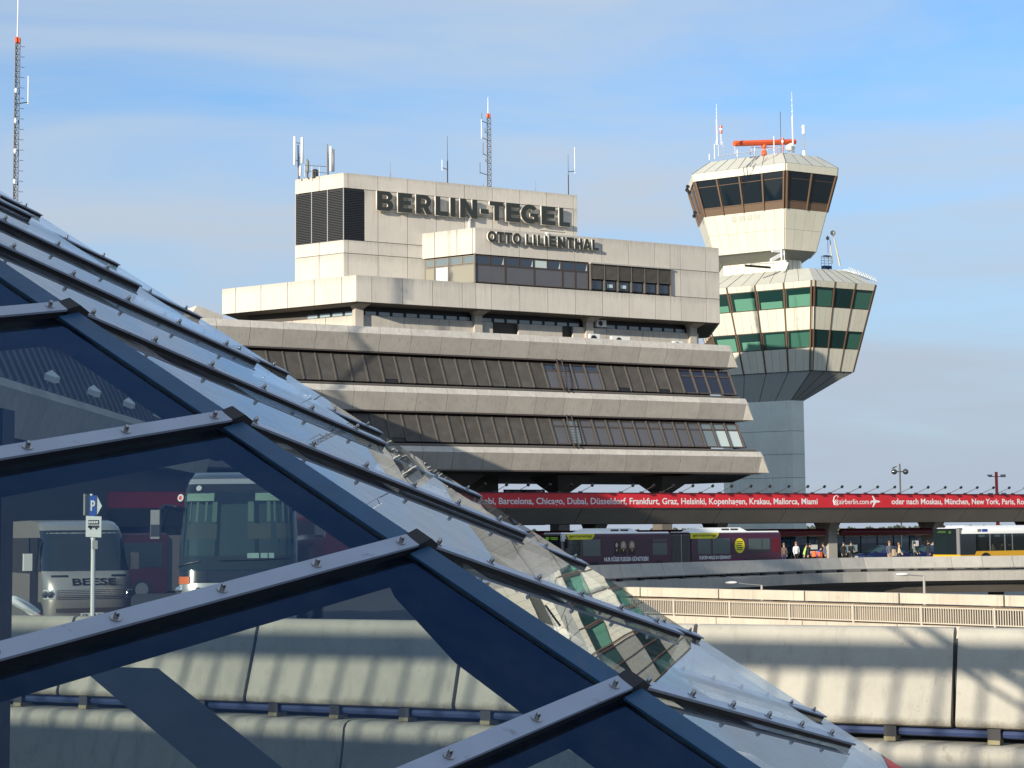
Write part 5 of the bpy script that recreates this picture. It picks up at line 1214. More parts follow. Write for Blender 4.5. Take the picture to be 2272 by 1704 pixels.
# yellow airline labels with rounded lower right corner
def label_plate(p0, p1, z0, z1, logo):
    a, b = gx(p0), gx(p1); pts = [(a, z1), (a, z0)] + [(b - .35 + .35 * math.sin(R(t)), z0 + .35 - .35 * math.cos(R(t))) for t in range(0, 91, 18)] + [(b, z1)]
    pl_ = MB().prism([(x, -.014, z) for x, z in pts], (0, -.01, 0)).build('yellow_label', 'sign_yellow', gb)
    text_on('lettering', logo, 'print_black', pl_, (a + .2, -.028, z0 + .14), EX, EZ, (b - a) * .82, .19, .004)
label_plate(1257, 1319, 2.50, 2.86, 'germanwings'); label_plate(1532, 1595, 2.48, 2.86, 'germanwings')
text_on('slogan', 'NUR KÜSSE FLIEGEN GÜNSTIGER!', 'print_white', gb, (gx(1340), -.02, 1.10), EX, EZ, gx(1438) - gx(1340), .26, .03)
text_on('slogan', 'FLIEGEN MADE IN GERMANY!', 'print_white', gb, (gx(1551), -.02, 1.12), EX, EZ, gx(1621) - gx(1551), .22, .03)
# printed portrait group: three figures
def portrait(px, hair, w=.36):
    x = gx(px); z = 1.5
    def blob(cx_, cz_, rx, rz, m_, dy_, nm_): MB().prism([(cx_ + rx * math.cos(6.283 * k / 14), -.014 - dy_, cz_ + rz * math.sin(6.283 * k / 14)) for k in range(14)], (0, -.002, 0)).build(nm_, m_, gb)
    blob(x, z + .58, .21, .30, hair, .000, 'print_hair'); blob(x, z + .62, .095, .15, 'print_pale', .004, 'print_face')
    MB().prism([(x - w * .62, -.016, z), (x + w * .62, -.016, z), (x + w * .45, -.016, z + .32), (x + .08, -.016, z + .42), (x - .08, -.016, z + .42), (x - w * .45, -.016, z + .32)], (0, -.002, 0)).build('print_coat', 'print_dark', gb)
    MB().prism([(x - .05, -.020, z + .36), (x, -.020, z + .18), (x + .05, -.020, z + .36)], (0, -.002, 0)).build('print_scarf', 'sign_yellow', gb)
portrait(1368, 'print_dark'); portrait(1383, 'print_hair'); portrait(1402, 'print_hair', .44)
xc = gx(1641); MB().prism([(xc + .42 * math.cos(6.283 * k / 20), -.014, 1.98 + .50 * math.sin(6.283 * k / 20)) for k in range(20)], (0, -.004, 0)).build('yellow_badge', 'sign_yellow', gb)
for k in range(5): MB().box(xc - .26 + .03 * (k % 2), xc + .26 - .04 * (k % 3), -.022, -.017, 2.22 - k * .13, 2.27 - k * .13).build('badge_line', 'print_black', gb)
# front end
MB().box(-.02, .1, .2, W - .2, 1.0, 2.78).build('windscreen', 'bus_glass', gb); MB().box(-.03, .0, .35, W - .35, 2.42, 2.74).build('destination_display', 'frame_black', gb)
MB().box(-.036, -.031, 1.55, 1.95, 2.48, 2.68).box(-.036, -.031, .5, 1.4, 2.60, 2.66).box(-.036, -.031, .5, 1.3, 2.50, 2.56).build('display_text', 'display_green', gb)
MB().box(-.01, .28, -.005, .22, 2.40, 2.84).build('corner_trim', 'white_paint', gb); MB().box(-.02, .2, .05, .15, 1.0, 2.4).build('pillar', 'mast_grey', gb)
MB().tube([(.25, -.05, 2.75), (.2, -.3, 2.6)], .04, 5).obox((.08, -.42, 1.95), (.12, 0, 0), (0, .25, 0), (0, 0, .6)).build('mirror', 'frame_black', gb)
for px in (1318, 1462, 1657): wheel(gb, gx(px), -.01)
for px in (1318, 1462, 1657): MB().lathe([(.60, -.012), (.60, .02), (.01, .03)], 18, 0, (gx(px), -.0, .48), (0, 1, 0)).build('wheel_arch', 'frame_black', gb)

# white and yellow city bus at the right
YB0 = at(2131, 1220, 123.0); YBM = Matrix.Translation((YB0.x, YB0.y, -.3)) @ Matrix.Rotation(BR + R(4), 4, 'Z')
yb = thing('city_bus', 'white and yellow city bus entering at the right edge with passengers inside', 'bus', (YB0.x, YB0.y, -.3), BR + R(4))
def yx(px): return plane_pt(YBM, px, 1215, 0).x
LY = 12.0
bus_shell('upper_body', 'white_paint', yb, 0, LY, 2.42, 2.86, W, True); 
MB().prism([(0, 0, .32), (yx(2163), 0, .32), (yx(2163), 0, .95), (0, 0, .95)], (0, W, 0)).build('lower_body', 'bus_yellow', yb)
MB().prism([(yx(2163) + .001, 0, .32), (LY, 0, .32), (LY, 0, 1.2), (yx(2167), 0, 1.2), (yx(2163) + .001, 0, .95)], (0, W, 0)).build('lower_body', 'bus_yellow', yb)
MB().box(.02, LY, W - .06, W - .02, .95, 2.42).build('far_side', 'bus_glass', yb); MB().box(0, LY, .3, W - .3, .96, 1.0).build('floor', 'frame_black', yb)
MB().box(.02, yx(2166), .005, .03, .95, 2.42).build('door_window', 'bus_glass', yb)
for a, b in ((2168, 2196), (2199, 2229), (2232, 2246), (2248, 2290)): MB().box(yx(a), yx(b), .005, .02, 1.2, 2.42).build('window', 'bus_pane', yb)
for px in (2197.5, 2230.5, 2247): MB().box(yx(px) - .04, yx(px) + .04, .0, .06, 1.2, 2.42).build('window_post', 'mast_grey', yb)
MB().box(-.04, .05, .15, W - .05, .95, 2.80).build('windscreen', 'bus_glass', yb); MB().box(-.045, .22, .02, .3, .97, 2.84).build('front_pillar', 'mast_grey', yb); MB().box(-.05, .15, .02, W, .32, .97).build('bumper', 'bus_yellow', yb)
MB().box(-.055, -.045, .8, 1.0, 2.45, 2.62).box(-.055, -.045, 1.3, 2.1, 2.5, 2.55).box(-.055, -.045, 1.3, 2.0, 2.58, 2.63).build('display_text', 'display_green', yb)
MB().loft([[(yx(2148), .4, 2.86), (LY, .4, 2.86), (LY, W - .4, 2.86), (yx(2148), W - .4, 2.86)], [(yx(2152), .45, 3.0), (LY, .45, 3.0), (LY, W - .45, 3.0), (yx(2152), W - .45, 3.0)]]).build('roof_unit', 'white_glossy', yb)
MB().box(yx(2180), yx(2192), -.006, .0, 2.55, 2.75).build('notice', 'sign_blue', yb); MB().box(yx(2170), yx(2178), -.006, .0, 2.55, 2.75).build('notice', 'mast_grey', yb)
for a, b in ((2174, 2187), (2210, 2221)): MB().box(yx(a), yx(b), .06, .07, 2.18, 2.36).build('route_sign', 'poster_white', yb)
wheel(yb, yx(2187), -.01); MB().lathe([(.62, -.012), (.62, .02), (.01, .03)], 18, 0, (yx(2187), 0, .48), (0, 1, 0)).build('wheel_arch', 'frame_black', yb)
for px, m_ in ((2178, 'cloth_black'), (2191, 'cloth_grey'), (2212, 'cloth_slate'), (2222, 'cloth_beige'), (2243, 'cloth_brown'), (2260, 'cloth_black')):
    x = yx(px); q = YBM @ Vector((x, .8, 0))
    pp = thing('passenger', 'seated bus passenger in %s top behind the bus window, %s' % (m_.split('_')[1], {2178: 'leftmost', 2191: 'second from the left', 2212: 'third from the left', 2222: 'fourth from the left', 2243: 'second from the right', 2260: 'rightmost'}[px]), 'person', (q.x, q.y, -.3), BR)
    MB().loft([[(r * math.cos(6.283 * k / 8), r * .7 * math.sin(6.283 * k / 8), z) for k in range(8)] for r, z in ((.2, .95), (.22, 1.2), (.23, 1.42), (.14, 1.5), (.06, 1.53))]).build('torso', m_, pp, True)
    MB().lathe([(.05, 1.5), (.09, 1.56), (.105, 1.66), (.08, 1.76), (.02, 1.79)], 8).build('head', 'skin', pp, True); MB().lathe([(.112, 1.66), (.10, 1.76), (.03, 1.81)], 8, 0, (0, .015, 0)).build('hair', 'hair_dark', pp, True)

# mirror / camera on a bracket under the bridge and lamp with two globes, bird, striped mast
q = BRM @ Vector((plane_pt(BRM, 2093, 1165, 1.5).x, 1.5, 3.06)); cm = thing('traffic_mirror', 'small round mirror and white camera hung under the bridge above the yellow bus front', 'camera', q, BR)
MB().tube([(0, 0, .02), (0, 0, -.35)], .03, 5).build('bracket', 'mast_dark', cm); MB().lathe([(.18, -.05), (.2, 0), (.02, .03)], 10, 0, (0, -.05, -.45), (.3, -.9, 0)).build('mirror', 'mast_dark', cm); MB().obox((.1, -.1, -.85), (.3, 0, 0), (0, .3, 0), (.05, 0, .3)).build('camera', 'white_paint', cm)
lp = at(1998, 1097, 158); lt = at(1997, 1044, 158)
gl = thing('globe_lamp', 'street lamp with two dark glass globes rising behind the bridge', 'street lamp', (lp.x, lp.y, GZ)); H = lt.z - GZ
MB().tube([(0, 0, 0), (0, 0, H + .6)], .07, 8).build('pole', 'mast_dark', gl); gr_ = 22 / 2 / F * 158 * .55
MB().tube([(-.5, 0, H - .1), (.5, 0, H - .1)], .05, 6).build('crossbar', 'mast_dark', gl)
for s in (-1, 1): MB().lathe([(.26 * math.cos(R(a)), .26 * math.sin(R(a))) for a in range(-90, 91, 20)], 12, 0, (s * .51, 0, H - .1)).build('globe', 'globe_smoke', gl, True)
bd = thing('bird', 'small dark bird perched on the left lamp globe', 'bird', (lp.x - .51, lp.y, H + GZ + .15)); mb = MB()
mb.loft([[(t, r * .7 * math.cos(6.283 * k / 6), .13 + t * .45 + r * math.sin(6.283 * k / 6)) for k in range(6)] for t, r in ((-.26, .01), (-.1, .05), (0, .075), (.1, .06), (.15, .035), (.19, .045), (.23, .03), (.28, .006))]); mb.tube([(0, .02, 0), (.02, .02, .1)], .008, 4); mb.tube([(0, -.02, 0), (.02, -.02, .1)], .008, 4); mb.build('body', 'bird_black', bd, True)
mp_ = at(2212, 1100, 230); mt = at(2211, 1047, 230); sm = thing('striped_mast', 'red and white floodlight mast with cross arms far right behind the bridge', 'mast', (mp_.x, mp_.y, GZ)); Hm = mt.z - GZ
for k in range(5): MB().tube([(0, 0, Hm * k / 5 if k < 4 else Hm * .8), (0, 0, Hm * (k + 1) / 5)], .30 - k * .025, 8).build('mast_section', 'white_paint' if k % 2 == 1 else 'red_paint', sm)
for z in (Hm - .6, Hm - 3.0):
    MB().tube([(-1.0, 0, z), (1.0, 0, z)], .06, 5).build('cross_arm', 'mast_grey', sm); MB().obox((.55, -.3, z - .1), (.6, 0, 0), (0, .3, 0), (0, 0, .35)).obox((-1.2, -.3, z + .05), (.6, 0, 0), (0, .3, 0), (0, 0, .2)).build('floodlight', 'mast_grey', sm)

# ================================================================ COACH DECK, NEAR BARRIER
BA, BB = Vector((-7.19, 29.0, 0)), Vector((5.76, 23.1, 0)); bd_ = (BB - BA).normalized(); bn = Vector((bd_.y, -bd_.x, 0)); bn = bn if bn.y < 0 else -bn; PL = (BB - BA).length / 4
dk = MB(); o1 = BA - bd_ * 30 - bn * .2; o2 = BB + bd_ * 12 - bn * .2
dk.prism([tuple(v) for v in (o1, o2, o2 - bn * 15.5, Vector((3, 41, 0)), Vector((0, 104, 0)), Vector((-60, 104, 0)), Vector((-60, 40, 0)))], (0, 0, -.45)).build('coach_deck', 'asphalt'); struct(bpy.data.objects['coach_deck'])
bar_ = thing('road_barrier', 'pale smooth concrete road barrier of long leaning panels in front of the coaches', 'barrier', (0, 0, 0))
prof = [(-.20, .98), (-.175, 1.03), (-.13, 1.05), (-.04, 1.05), (.015, 1.03), (.05, .97), (.43, -.08), (.445, -.13), (.43, -.18), (.38, -.205), (.15, -.205), (-.10, .85)]
for k in range(-5, 8):
    a = BA + bd_ * (PL * k + .03); b = BA + bd_ * (PL * (k + 1) - .03)
    rings = []
    for t, s in ((0, .0), (.012, .012), (1 - .012, .012), (1, 0)):
        rings.append([a.lerp(b, t) + bn * (o if s else o * .97 - .005) + EZ * z for o, z in prof])
    MB().loft(rings).build('barrier_panel', 'concrete_barrier', bar_, True)
    MB().obox(BA + bd_ * (PL * k - .024) + bn * -.12 + EZ * -.1, bd_ * .048, bn * .35 + EZ * -.0, Vector((0, 0, .95)) + bn * -.15).build('joint_seal', 'pad_dark', bar_)
    for q in (.12, .42, .75):
        c = BA + bd_ * (PL * (k + q)); pd = MB().obox(c + bn * .12 + EZ * -.335, bd_ * .16, bn * .30, EZ * .14).build('bearing_pad', 'pad_dark', bar_)
        MB().obox(c + bn * .13 + EZ * -.39, bd_ * .15, bn * .30, EZ * .055).build('shim', 'pad_yellow', pd)
MB().tube([BA - bd_ * 20 + bn * .30 + EZ * -.27, BB + bd_ * 14 + bn * .30 + EZ * -.27], .055, 8).build('pipe', 'pipe_blue', bar_, True)
# edge of the deck below the barrier
eb = thing('deck_edge_beam', 'curved concrete deck edge under the near barrier, mostly in shadow', 'wall', (0, 0, 0))
prof2 = [(-.3, -.43), (.44, -.40), (.56, -.43), (.62, -.50), (.66, -.75), (.78, -1.25), (1.05, -2.0), (1.2, -2.4), (-.3, -2.4)]
for k in range(-3, 5):
    a = BA + bd_ * (PL * 2 * k + .02 - 1.7); b = BA + bd_ * (PL * 2 * (k + 1) - .02 - 1.7)
    MB().loft([[p + bn * o + EZ * z for o, z in prof2] for p in (a, b)]).build('beam_segment', 'concrete_edge', eb, True)
MB().obox(BA - bd_ * 24 + bn * -1.0 + EZ * GZ, bd_ * 60, bn * .5, EZ * (-2.4 - GZ)).build('abutment', 'concrete_dark', eb)

# ================================================================ TERRACE BEHIND THE CAMERA'S LEFT (its railing throws the barred shadow on the barrier)
SH = Vector((math.sin(R(40)), math.cos(R(40)), 0)) * 24.0; up_ = 24.0 * math.tan(SUN_EL)
ta, tb = BA - SH - bd_ * 12, BB - SH + bd_ * 7.6
Lt = (tb - ta).length
ter = MB(); ter.obox(ta - bn * -.0 + EZ * GZ, bd_ * Lt, bn * 6.0, EZ * (-.78 + up_ - GZ)); ter = ter.build('terrace', 'terrace'); struct(ter, 'concrete terrace block behind the camera')
tr_ = thing('terrace_railing', 'terrace guard rail with broad top board just outside the left of the picture', 'railing', (0, 0, 0))
MB().obox(ta + bn * .0 + EZ * (.42 + up_), bd_ * Lt, bn * .06, EZ * .42).build('top_board', 'white_paint', tr_)
k = 0
while k * .555 < Lt: MB().obox(ta + bd_ * (k * .555) + bn * .0 + EZ * (-.78 + up_), bd_ * .07, bn * .07, EZ * 1.21).build('post', 'white_paint', tr_); k += 1

# ================================================================ COACHES BEHIND THE BARRIER
def shell_front(hw, bow, rake, p=.55):
    def fn(t, z, off=0.0):
        a = t * math.pi / 2; s, c = math.sin(a), math.cos(a)
        x = (hw + off) * (abs(s) ** p) * (1 if s >= 0 else -1); y = bow * (1 - abs(c) ** p) - off * c
        zs = [q[0] for q in rake]; 
        if z <= zs[0]: r = rake[0][1]
        elif z >= zs[-1]: r = rake[-1][1]
        else:
            for (za, ra), (zb_, rb_) in zip(rake[:-1], rake[1:]):
                if za <= z <= zb_: r = ra + (rb_ - ra) * (z - za) / (zb_ - za); break
        return Vector((x, y + r, z))
    return fn
def shell_body(fn, zs, hw, L, n=22, wtop=None):
    rings = []
    for z in zs:
        s = wtop(z) if wtop else 1.0
        rg2 = [fn(-1 + 2 * k / n, z) for k in range(n + 1)]; rg2 = [Vector((q.x * s, q.y, q.z)) for q in rg2]
        rings.append(rg2 + [Vector((hw * s, L, z)), Vector((-hw * s, L, z))])
    return MB().loft(rings)
def patch(fn, t0, t1, z0, z1, off, m_, name, parent, nt=12, nz=6, s=None, smooth=True):
    mb = MB(); V = []
    for j in range(nz + 1):
        z = z0 + (z1 - z0) * j / nz
        for i in range(nt + 1):
            q = fn(t0 + (t1 - t0) * i / nt, z, off); k_ = s(z) if s else 1.0; V.append((q.x * k_, q.y, q.z))
    f = [(j * (nt + 1) + i, j * (nt + 1) + i + 1, (j + 1) * (nt + 1) + i + 1, (j + 1) * (nt + 1) + i) for j in range(nz) for i in range(nt)]
    mb.add(V, f); return mb.build(name, m_, parent, smooth)
# --- big black touring coach
cq = at(524, 1300, 38.5)
co = thing('touring_coach', 'large black and silver touring coach facing the camera behind the glass canopy', 'coach', (cq.x, cq.y, 0), R(3))
rk = [(.3, .08), (.9, 0), (1.2, .0), (1.6, .05), (3.2, .36), (3.45, .5), (3.62, .78), (3.78, 1.3)]
fs = shell_front(1.275, .62, rk, .5)
wt_ = lambda z: 1.0 if z < 2.2 else 1.0 - .05 * (z - 2.2) - (.10 * max(0, z - 3.4))
shell_body(fs, (.3, .6, .9, 1.2, 1.4, 1.6, 2.2, 2.8, 3.2, 3.45, 3.62, 3.78), 1.275, 12.0, 24, wt_).build('body', 'coach_black', co, True)
patch(fs, -.80, .80, 1.02, 1.33, .014, 'coach_silver', 'bumper_band', co, s=wt_)
patch(fs, -.9, .9, .35, .98, .012, 'coach_silver', 'bumper', co, s=wt_)
patch(fs, -.86, .86, 1.36, 1.58, .012, 'coach_black', 'lower_mask', co, s=wt_)
patch(fs, -.93, .93, 3.34, 3.46, .012, 'coach_black', 'brow', co, s=wt_); patch(fs, -.8, .8, 3.50, 3.62, .012, 'coach_silver', 'roof_edge', co, s=wt_)
# what shows inside the windscreen
patch(fs, -.88, .88, 1.62, 3.32, .003, 'coach_inside', 'interior', co, s=wt_); 
for a, b in ((-.70, -.12), (.06, .62)): patch(fs, a, b, 3.12, 3.29, .006, 'rear_pale', 'rear_daylight', co, s=wt_)  # pale patches standing in for daylight through the rear windows
for k in range(9):
    t = -.52 + k * .13 + .02 * (k % 3); patch(fs, t, t + .03 + .015 * (k % 2), 2.66, 3.10, .006, 'curtain', 'curtain', co, 3, 3, s=wt_)
for t in (-.55, -.28, .02, .30, .52): patch(fs, t, t + .2, 2.28, 2.62, .005, 'coach_seat', 'seat', co, 3, 3, s=wt_)
patch(fs, -.84, .84, 1.62, 1.92, .007, 'pad_dark', 'dashboard', co, s=wt_)
for k in range(3): patch(fs, .02 + k * .085, .09 + k * .085, 1.86, 1.97, .008, 'sign_white', 'display_card', co, 2, 2, s=wt_)
patch(fs, -.90, .90, 1.60, 3.34, .03, 'coach_windscreen', 'windscreen', co, 16, 10, s=wt_)
for a, b, z0, z1 in ((-.80, -.25, 1.68, 1.80), (-.05, .52, 1.82, 1.86)):
    P = [fs(a + (b - a) * k / 6, z0 + (z1 - z0) * k / 6, .05) for k in range(7)]; MB().tube(P, .016, 5).build('wiper', 'frame_black', co)
for s in (-1, 1):
    hl = patch(fs, s * .92, s * .62, 1.04, 1.29, .02, 'lamp_glass', 'headlight', co, 6, 3, s=wt_)
    for t in (.84, .72): q = fs(s * t, 1.17, .03); MB().lathe([(.085, 0), (.08, .02), (.03, .03), (.01, .03)], 12, 0, q, (s * .5, -.85, 0)).build('lens', 'chrome', hl, True)
    patch(fs, s * .98, s * .42, 1.31, 1.47, .03, 'indicator', 'indicator', co, 6, 2, s=wt_)
    P = [fs(s * .95, 2.95, .02), fs(s * .95, 3.02, .25) + Vector((s * .12, -.18, 0)), fs(s * .95, 2.85, .3) + Vector((s * .2, -.3, 0))]
    MB().tube(P, .06, 6).build('mirror_arm', 'coach_black', co)
    q = fs(s * .95, 2.35, .3) + Vector((s * .22, -.32, 0)); mh = MB().loft([[(q.x + .12 * a, q.y + .09 * b, q.z + dz) for a, b in ((-.8, -1), (.8, -1), (1, 0), (.8, 1), (-.8, 1), (-1, 0))] for dz in (-.05, .0, .5, .58)]).build('mirror', 'coach_silver' if s < 0 else 'coach_black', co, True)
    MB().box(q.x - .09, q.x + .09, q.y - .105, q.y - .095, q.z + .0, q.z + .26).build('mirror_face', 'chrome', mh)
text_on('lettering', 'S E T R A', 'print_black', co, fs(-.30, 1.13, .02) + Vector((0, -.03, 0)), EX, EZ, .95, .11, .02)
q = fs(-.88, 3.2, .04); MB().lathe([(.085, 0), (.08, .012), (.01, .012)], 14, 0, q, (-.5, -.85, .1)).build('sticker', 'sign_white', co); MB().lathe([(.05, .013), (.01, .016)], 10, 0, q, (-.5, -.85, .1)).build('sticker_mark', 'red_paint', co)
MB().lathe([(.07, 0), (.06, .03), (.01, .03)], 10, 0, fs(-.30, 3.40, .02), (0, -1, .3)).build('marker_lamp', 'lamp_glass', co)
for yy in (2.4, 8.2):
    for s in (-1, 1): w_ = MB().lathe([(.46, 0), (.5, .06), (.5, .24), (.46, .3)], 18, 0, (s * 1.26 - (.15 if s > 0 else -.0) - (.0 if s > 0 else .0), yy, .5), (1, 0, 0)).build('wheel', 'tyre', co)
# --- silver minibus
vq = at(203, 1300, 41.0)
va = thing('minibus', 'silver minibus with dark lettering BEESE on its nose behind the glass canopy', 'minibus', (vq.x, vq.y, 0), R(26))
rk2 = [(.35, .10), (.6, .02), (1.0, 0), (1.3, .07), (1.5, .20), (1.56, .28), (2.45, .86), (2.6, 1.05), (2.72, 1.5), (2.77, 2.1)]
fv = shell_front(1.02, .50, rk2, .62); wv = lambda z: 1.0 if z < 1.6 else 1.0 - .07 * (z - 1.6)
shell_body(fv, (.35, .6, .85, 1.0, 1.15, 1.3, 1.5, 1.56, 1.9, 2.2, 2.45, 2.6, 2.72, 2.77), 1.02, 6.8, 24, wv).build('body', 'van_silver', va, True)
patch(fv, -.90, .90, 1.58, 2.52, .015, 'bus_glass', 'windscreen', va, 14, 8, s=wv)
patch(fv, -.42, .42, .92, 1.14, .012, 'frame_brown', 'grille', va, s=wv)
for k in range(5): patch(fv, -.40, .40, .935 + k * .042, .955 + k * .042, .022, 'van_silver', 'grille_bar', va, 8, 1, s=wv)
patch(fv, -.45, .45, .62, .72, .012, 'frame_brown', 'lower_grille', va, 8, 2, s=wv)
for s in (-1, 1):
    hl = patch(fv, s * .90, s * .46, .93, 1.15, .018, 'lamp_glass', 'headlight', va, 6, 3, s=wv)
    for t in (.76, .58): MB().lathe([(.085, 0), (.08, .015), (.01, .02)], 10, 0, fv(s * t, 1.04, .03), (s * .5, -.85, 0)).build('lens', 'chrome', hl, True)
    patch(fv, s * .55, s * .2, 1.44, 1.48, .014, 'frame_black', 'bonnet_slot', va, 4, 1, s=wv)
    q = fv(s * .98, 1.9, .12) + Vector((s * .12, .15, -.12)); MB().loft([[(q.x + .10 * a, q.y + .06 * b, q.z + dz) for a, b in ((-1, -1), (1, -1), (1, 1), (-1, 1))] for dz in (-.20, -.17, .17, .20)]).build('mirror', 'white_paint' if s < 0 else 'van_silver', va, True)
text_on('lettering', 'BEESE', 'print_black', va, Vector((-.42, .045, 1.25)), EX, Vector((0, .52, 1)), 1.02, .17, .03)
MB().box(-.26, .26, -.10, -.085, .50, .61).build('number_plate', 'sign_white', va); text_on('lettering', 'OL HB 17', 'print_black', va, (-.22, -.102, .52), EX, EZ, .44, .07, .01)
MB().box(-1.04, -1.005, 1.05, 1.95, .35, 2.35).build('door_opening', 'frame_black', va); MB().box(-1.045, -1.0, 2.1, 6.5, 1.5, 2.35).build('side_window', 'bus_glass', va); MB().prism([(-1.03, .72, 1.56), (-1.03, 1.0, 1.56), (-1.0, 1.0, 2.3), (-1.0, .95, 2.3)], (-.01, 0, 0)).build('quarter_window', 'bus_glass', va)
for yy in (1.35, 4.9):
    for s in (-1, 1):
        MB().lathe([(.44, 0), (.44, .02), (.01, .02)], 18, 0, (s * 1.025 if s > 0 else -1.045, yy if yy > 2 else .78, .42), (1, 0, 0)).build('wheel_arch', 'frame_black', va)
        w_ = MB().lathe([(.32, 0), (.35, .05), (.35, .2), (.32, .25)], 16, 0, (s * .82 + (.0 if s > 0 else -.25 + .0), yy if yy > 2 else .78, .36), (1, 0, 0)).build('wheel', 'tyre', va)
        MB().lathe([(.22, 0), (.2, .02), (.05, .04), (.01, .04)], 12, 0, (1.03 if s > 0 else -1.06, yy if yy > 2 else .78, .36), (s, 0, 0)).build('rim', 'rim', w_)
# --- red bus far behind
RB0 = at(258, 1220, 74.0); rbx = thing('red_bus', 'red articulated bus with white roof hood in the shade between minibus and coach', 'bus', (RB0.x, RB0.y, -.3), BR)
bus_shell('body', 'bus_red_shaded', rbx, 0, 2.2, .32, 2.85, W); bus_shell('body', 'bus_red_shaded', rbx, 3.4, 14, .32, 2.88, W); MB().box(2.2, 3.4, .1, W - .1, .4, 2.75).build('bellows', 'bellows', rbx)
MB().loft([[(4.2, .4, 2.88), (9, .4, 2.88), (9, W - .4, 2.88), (4.2, W - .4, 2.88)], [(4.6, .5, 3.15), (8.6, .5, 3.15), (8.6, W - .5, 3.15), (4.6, W - .5, 3.15)]]).build('roof_unit', 'white_paint', rbx)
for a, b in ((.2, 2.0), (3.7, 6.2), (6.4, 9.0)): MB().box(a, b, -.012, .02, 1.4, 2.45).build('window', 'bus_glass', rbx)
for x in (1.1, 5.2): wheel(rbx, x, -.01)
# --- sign post, crouching person
sq = at(206, 1300, 33.0); sp_ = thing('sign_post', 'white post with blue parking arrow and small white bus stop sign', 'sign', (sq.x, sq.y, 0), R(0))
MB().tube([(0, 0, 0), (0, 0, 2.45)], .042, 8).tube([(-.03, .02, 2.3), (-.05, .02, 3.15)], .03, 6).build('post', 'white_paint', sp_, True)
MB().obox((-.13, -.06, 2.35), (.29, 0, -.015), (0, .02, 0), (.0, 0, .39)).build('bus_plate', 'sign_white', sp_)
MB().box(-.08, .11, -.075, -.066, 2.58, 2.66).box(-.08, -.02, -.075, -.066, 2.52, 2.55).box(-.085, .115, -.075, -.066, 2.52, 2.56).lathe([(.022, 0), (.02, .006)], 8, 0, (-.04, -.068, 2.505), (0, -1, 0)).lathe([(.022, 0), (.02, .006)], 8, 0, (.065, -.068, 2.505), (0, -1, 0)).build('bus_symbol', 'print_black', sp_)
for k in range(4): MB().box(-.07 + k * .045, -.035 + k * .045, -.079, -.074, 2.60, 2.64).build('symbol_window', 'sign_white', sp_)
MB().box(-.19, -.16, -.02, .35, 2.75, 3.15).build('side_plate', 'mast_grey', sp_)
MB().prism([(-.07, -.03, 2.74), (.06, -.03, 2.74), (.16, -.03, 2.92), (.06, -.03, 3.12), (-.07, -.03, 3.12)], (0, .02, 0)).build('arrow_plate', 'sign_white', sp_)
MB().box(-.07, .06, -.045, -.035, 2.74, 3.12).build('blue_field', 'sign_blue', sp_); text_on('lettering', 'P', 'sign_white', sp_, (-.045, -.05, 2.84), EX, EZ, .085, .19, .03)
MB().box(.0, .1, -.08, -.05, 2.12, 2.28).build('small_box', 'mast_grey', sp_)
person('person in white shirt bending down beside the minibus wheel', 84, 33.0, 1.76, -80, 'cloth_white', 'cloth_navy', 'hair_dark', z=0, lean=60, arms=(5, 8), stride=.12)

# ================================================================ GLASS CANOPIES
P3 = at(927.82, 1211.85, 6.0); sN = .897
def dirv(a, e): return Vector((math.sin(R(a)) * math.cos(R(e)), math.cos(R(a)) * math.cos(R(e)), math.sin(R(e))))
U = dirv(-62.41, 30.20); dL = -dirv(38.66, 9.69); dR = dirv(28.04, -10.72)
nR = U.cross(dR).normalized(); nR = nR if nR.z > 0 else -nR
nL = U.cross(dL).normalized(); nL = nL if nL.z > 0 else -nL
bolt_me = MB().lathe([(.0165, -.001), (.0165, .004), (.0085, .0045), (.0085, .012), (.0075, .020), (.0045, .0255), (.001, .027)], 10).mesh('bolt', 'bolt_steel', True)
def bolt(parent, p, n):
    b = link('bolt', bolt_me, parent); b.matrix_local = Matrix.Translation(p) @ n.to_track_quat('Z', 'Y').to_matrix().to_4x4(); return b
def strip(name, m_, parent, p, d, L, n, w, h0, h1, t0=0.0):
    """bar along d from p, width w across, between heights h0..h1 over the glass plane"""
    s = d.cross(n).normalized()
    return MB().obox(p + d * t0 - s * (w / 2) + n * h0, d * (L - t0), s * w, n * (h1 - h0)).build(name, m_, parent)
def sheet(name, m_, parent, a, b, c, d, n, th=.012):
    return MB().prism([a, b, c, d], n * -th).build(name, m_, parent)
can = thing('glass_canopy', 'large bolted glass canopy with blue steel frame sloping across the foreground', 'canopy', (0, 0, 0))
I0, I1 = -4, 4
RLEN, LLEN = 2.27, 2.6
node = lambda i: P3 + U * ((2 - i) * sN)
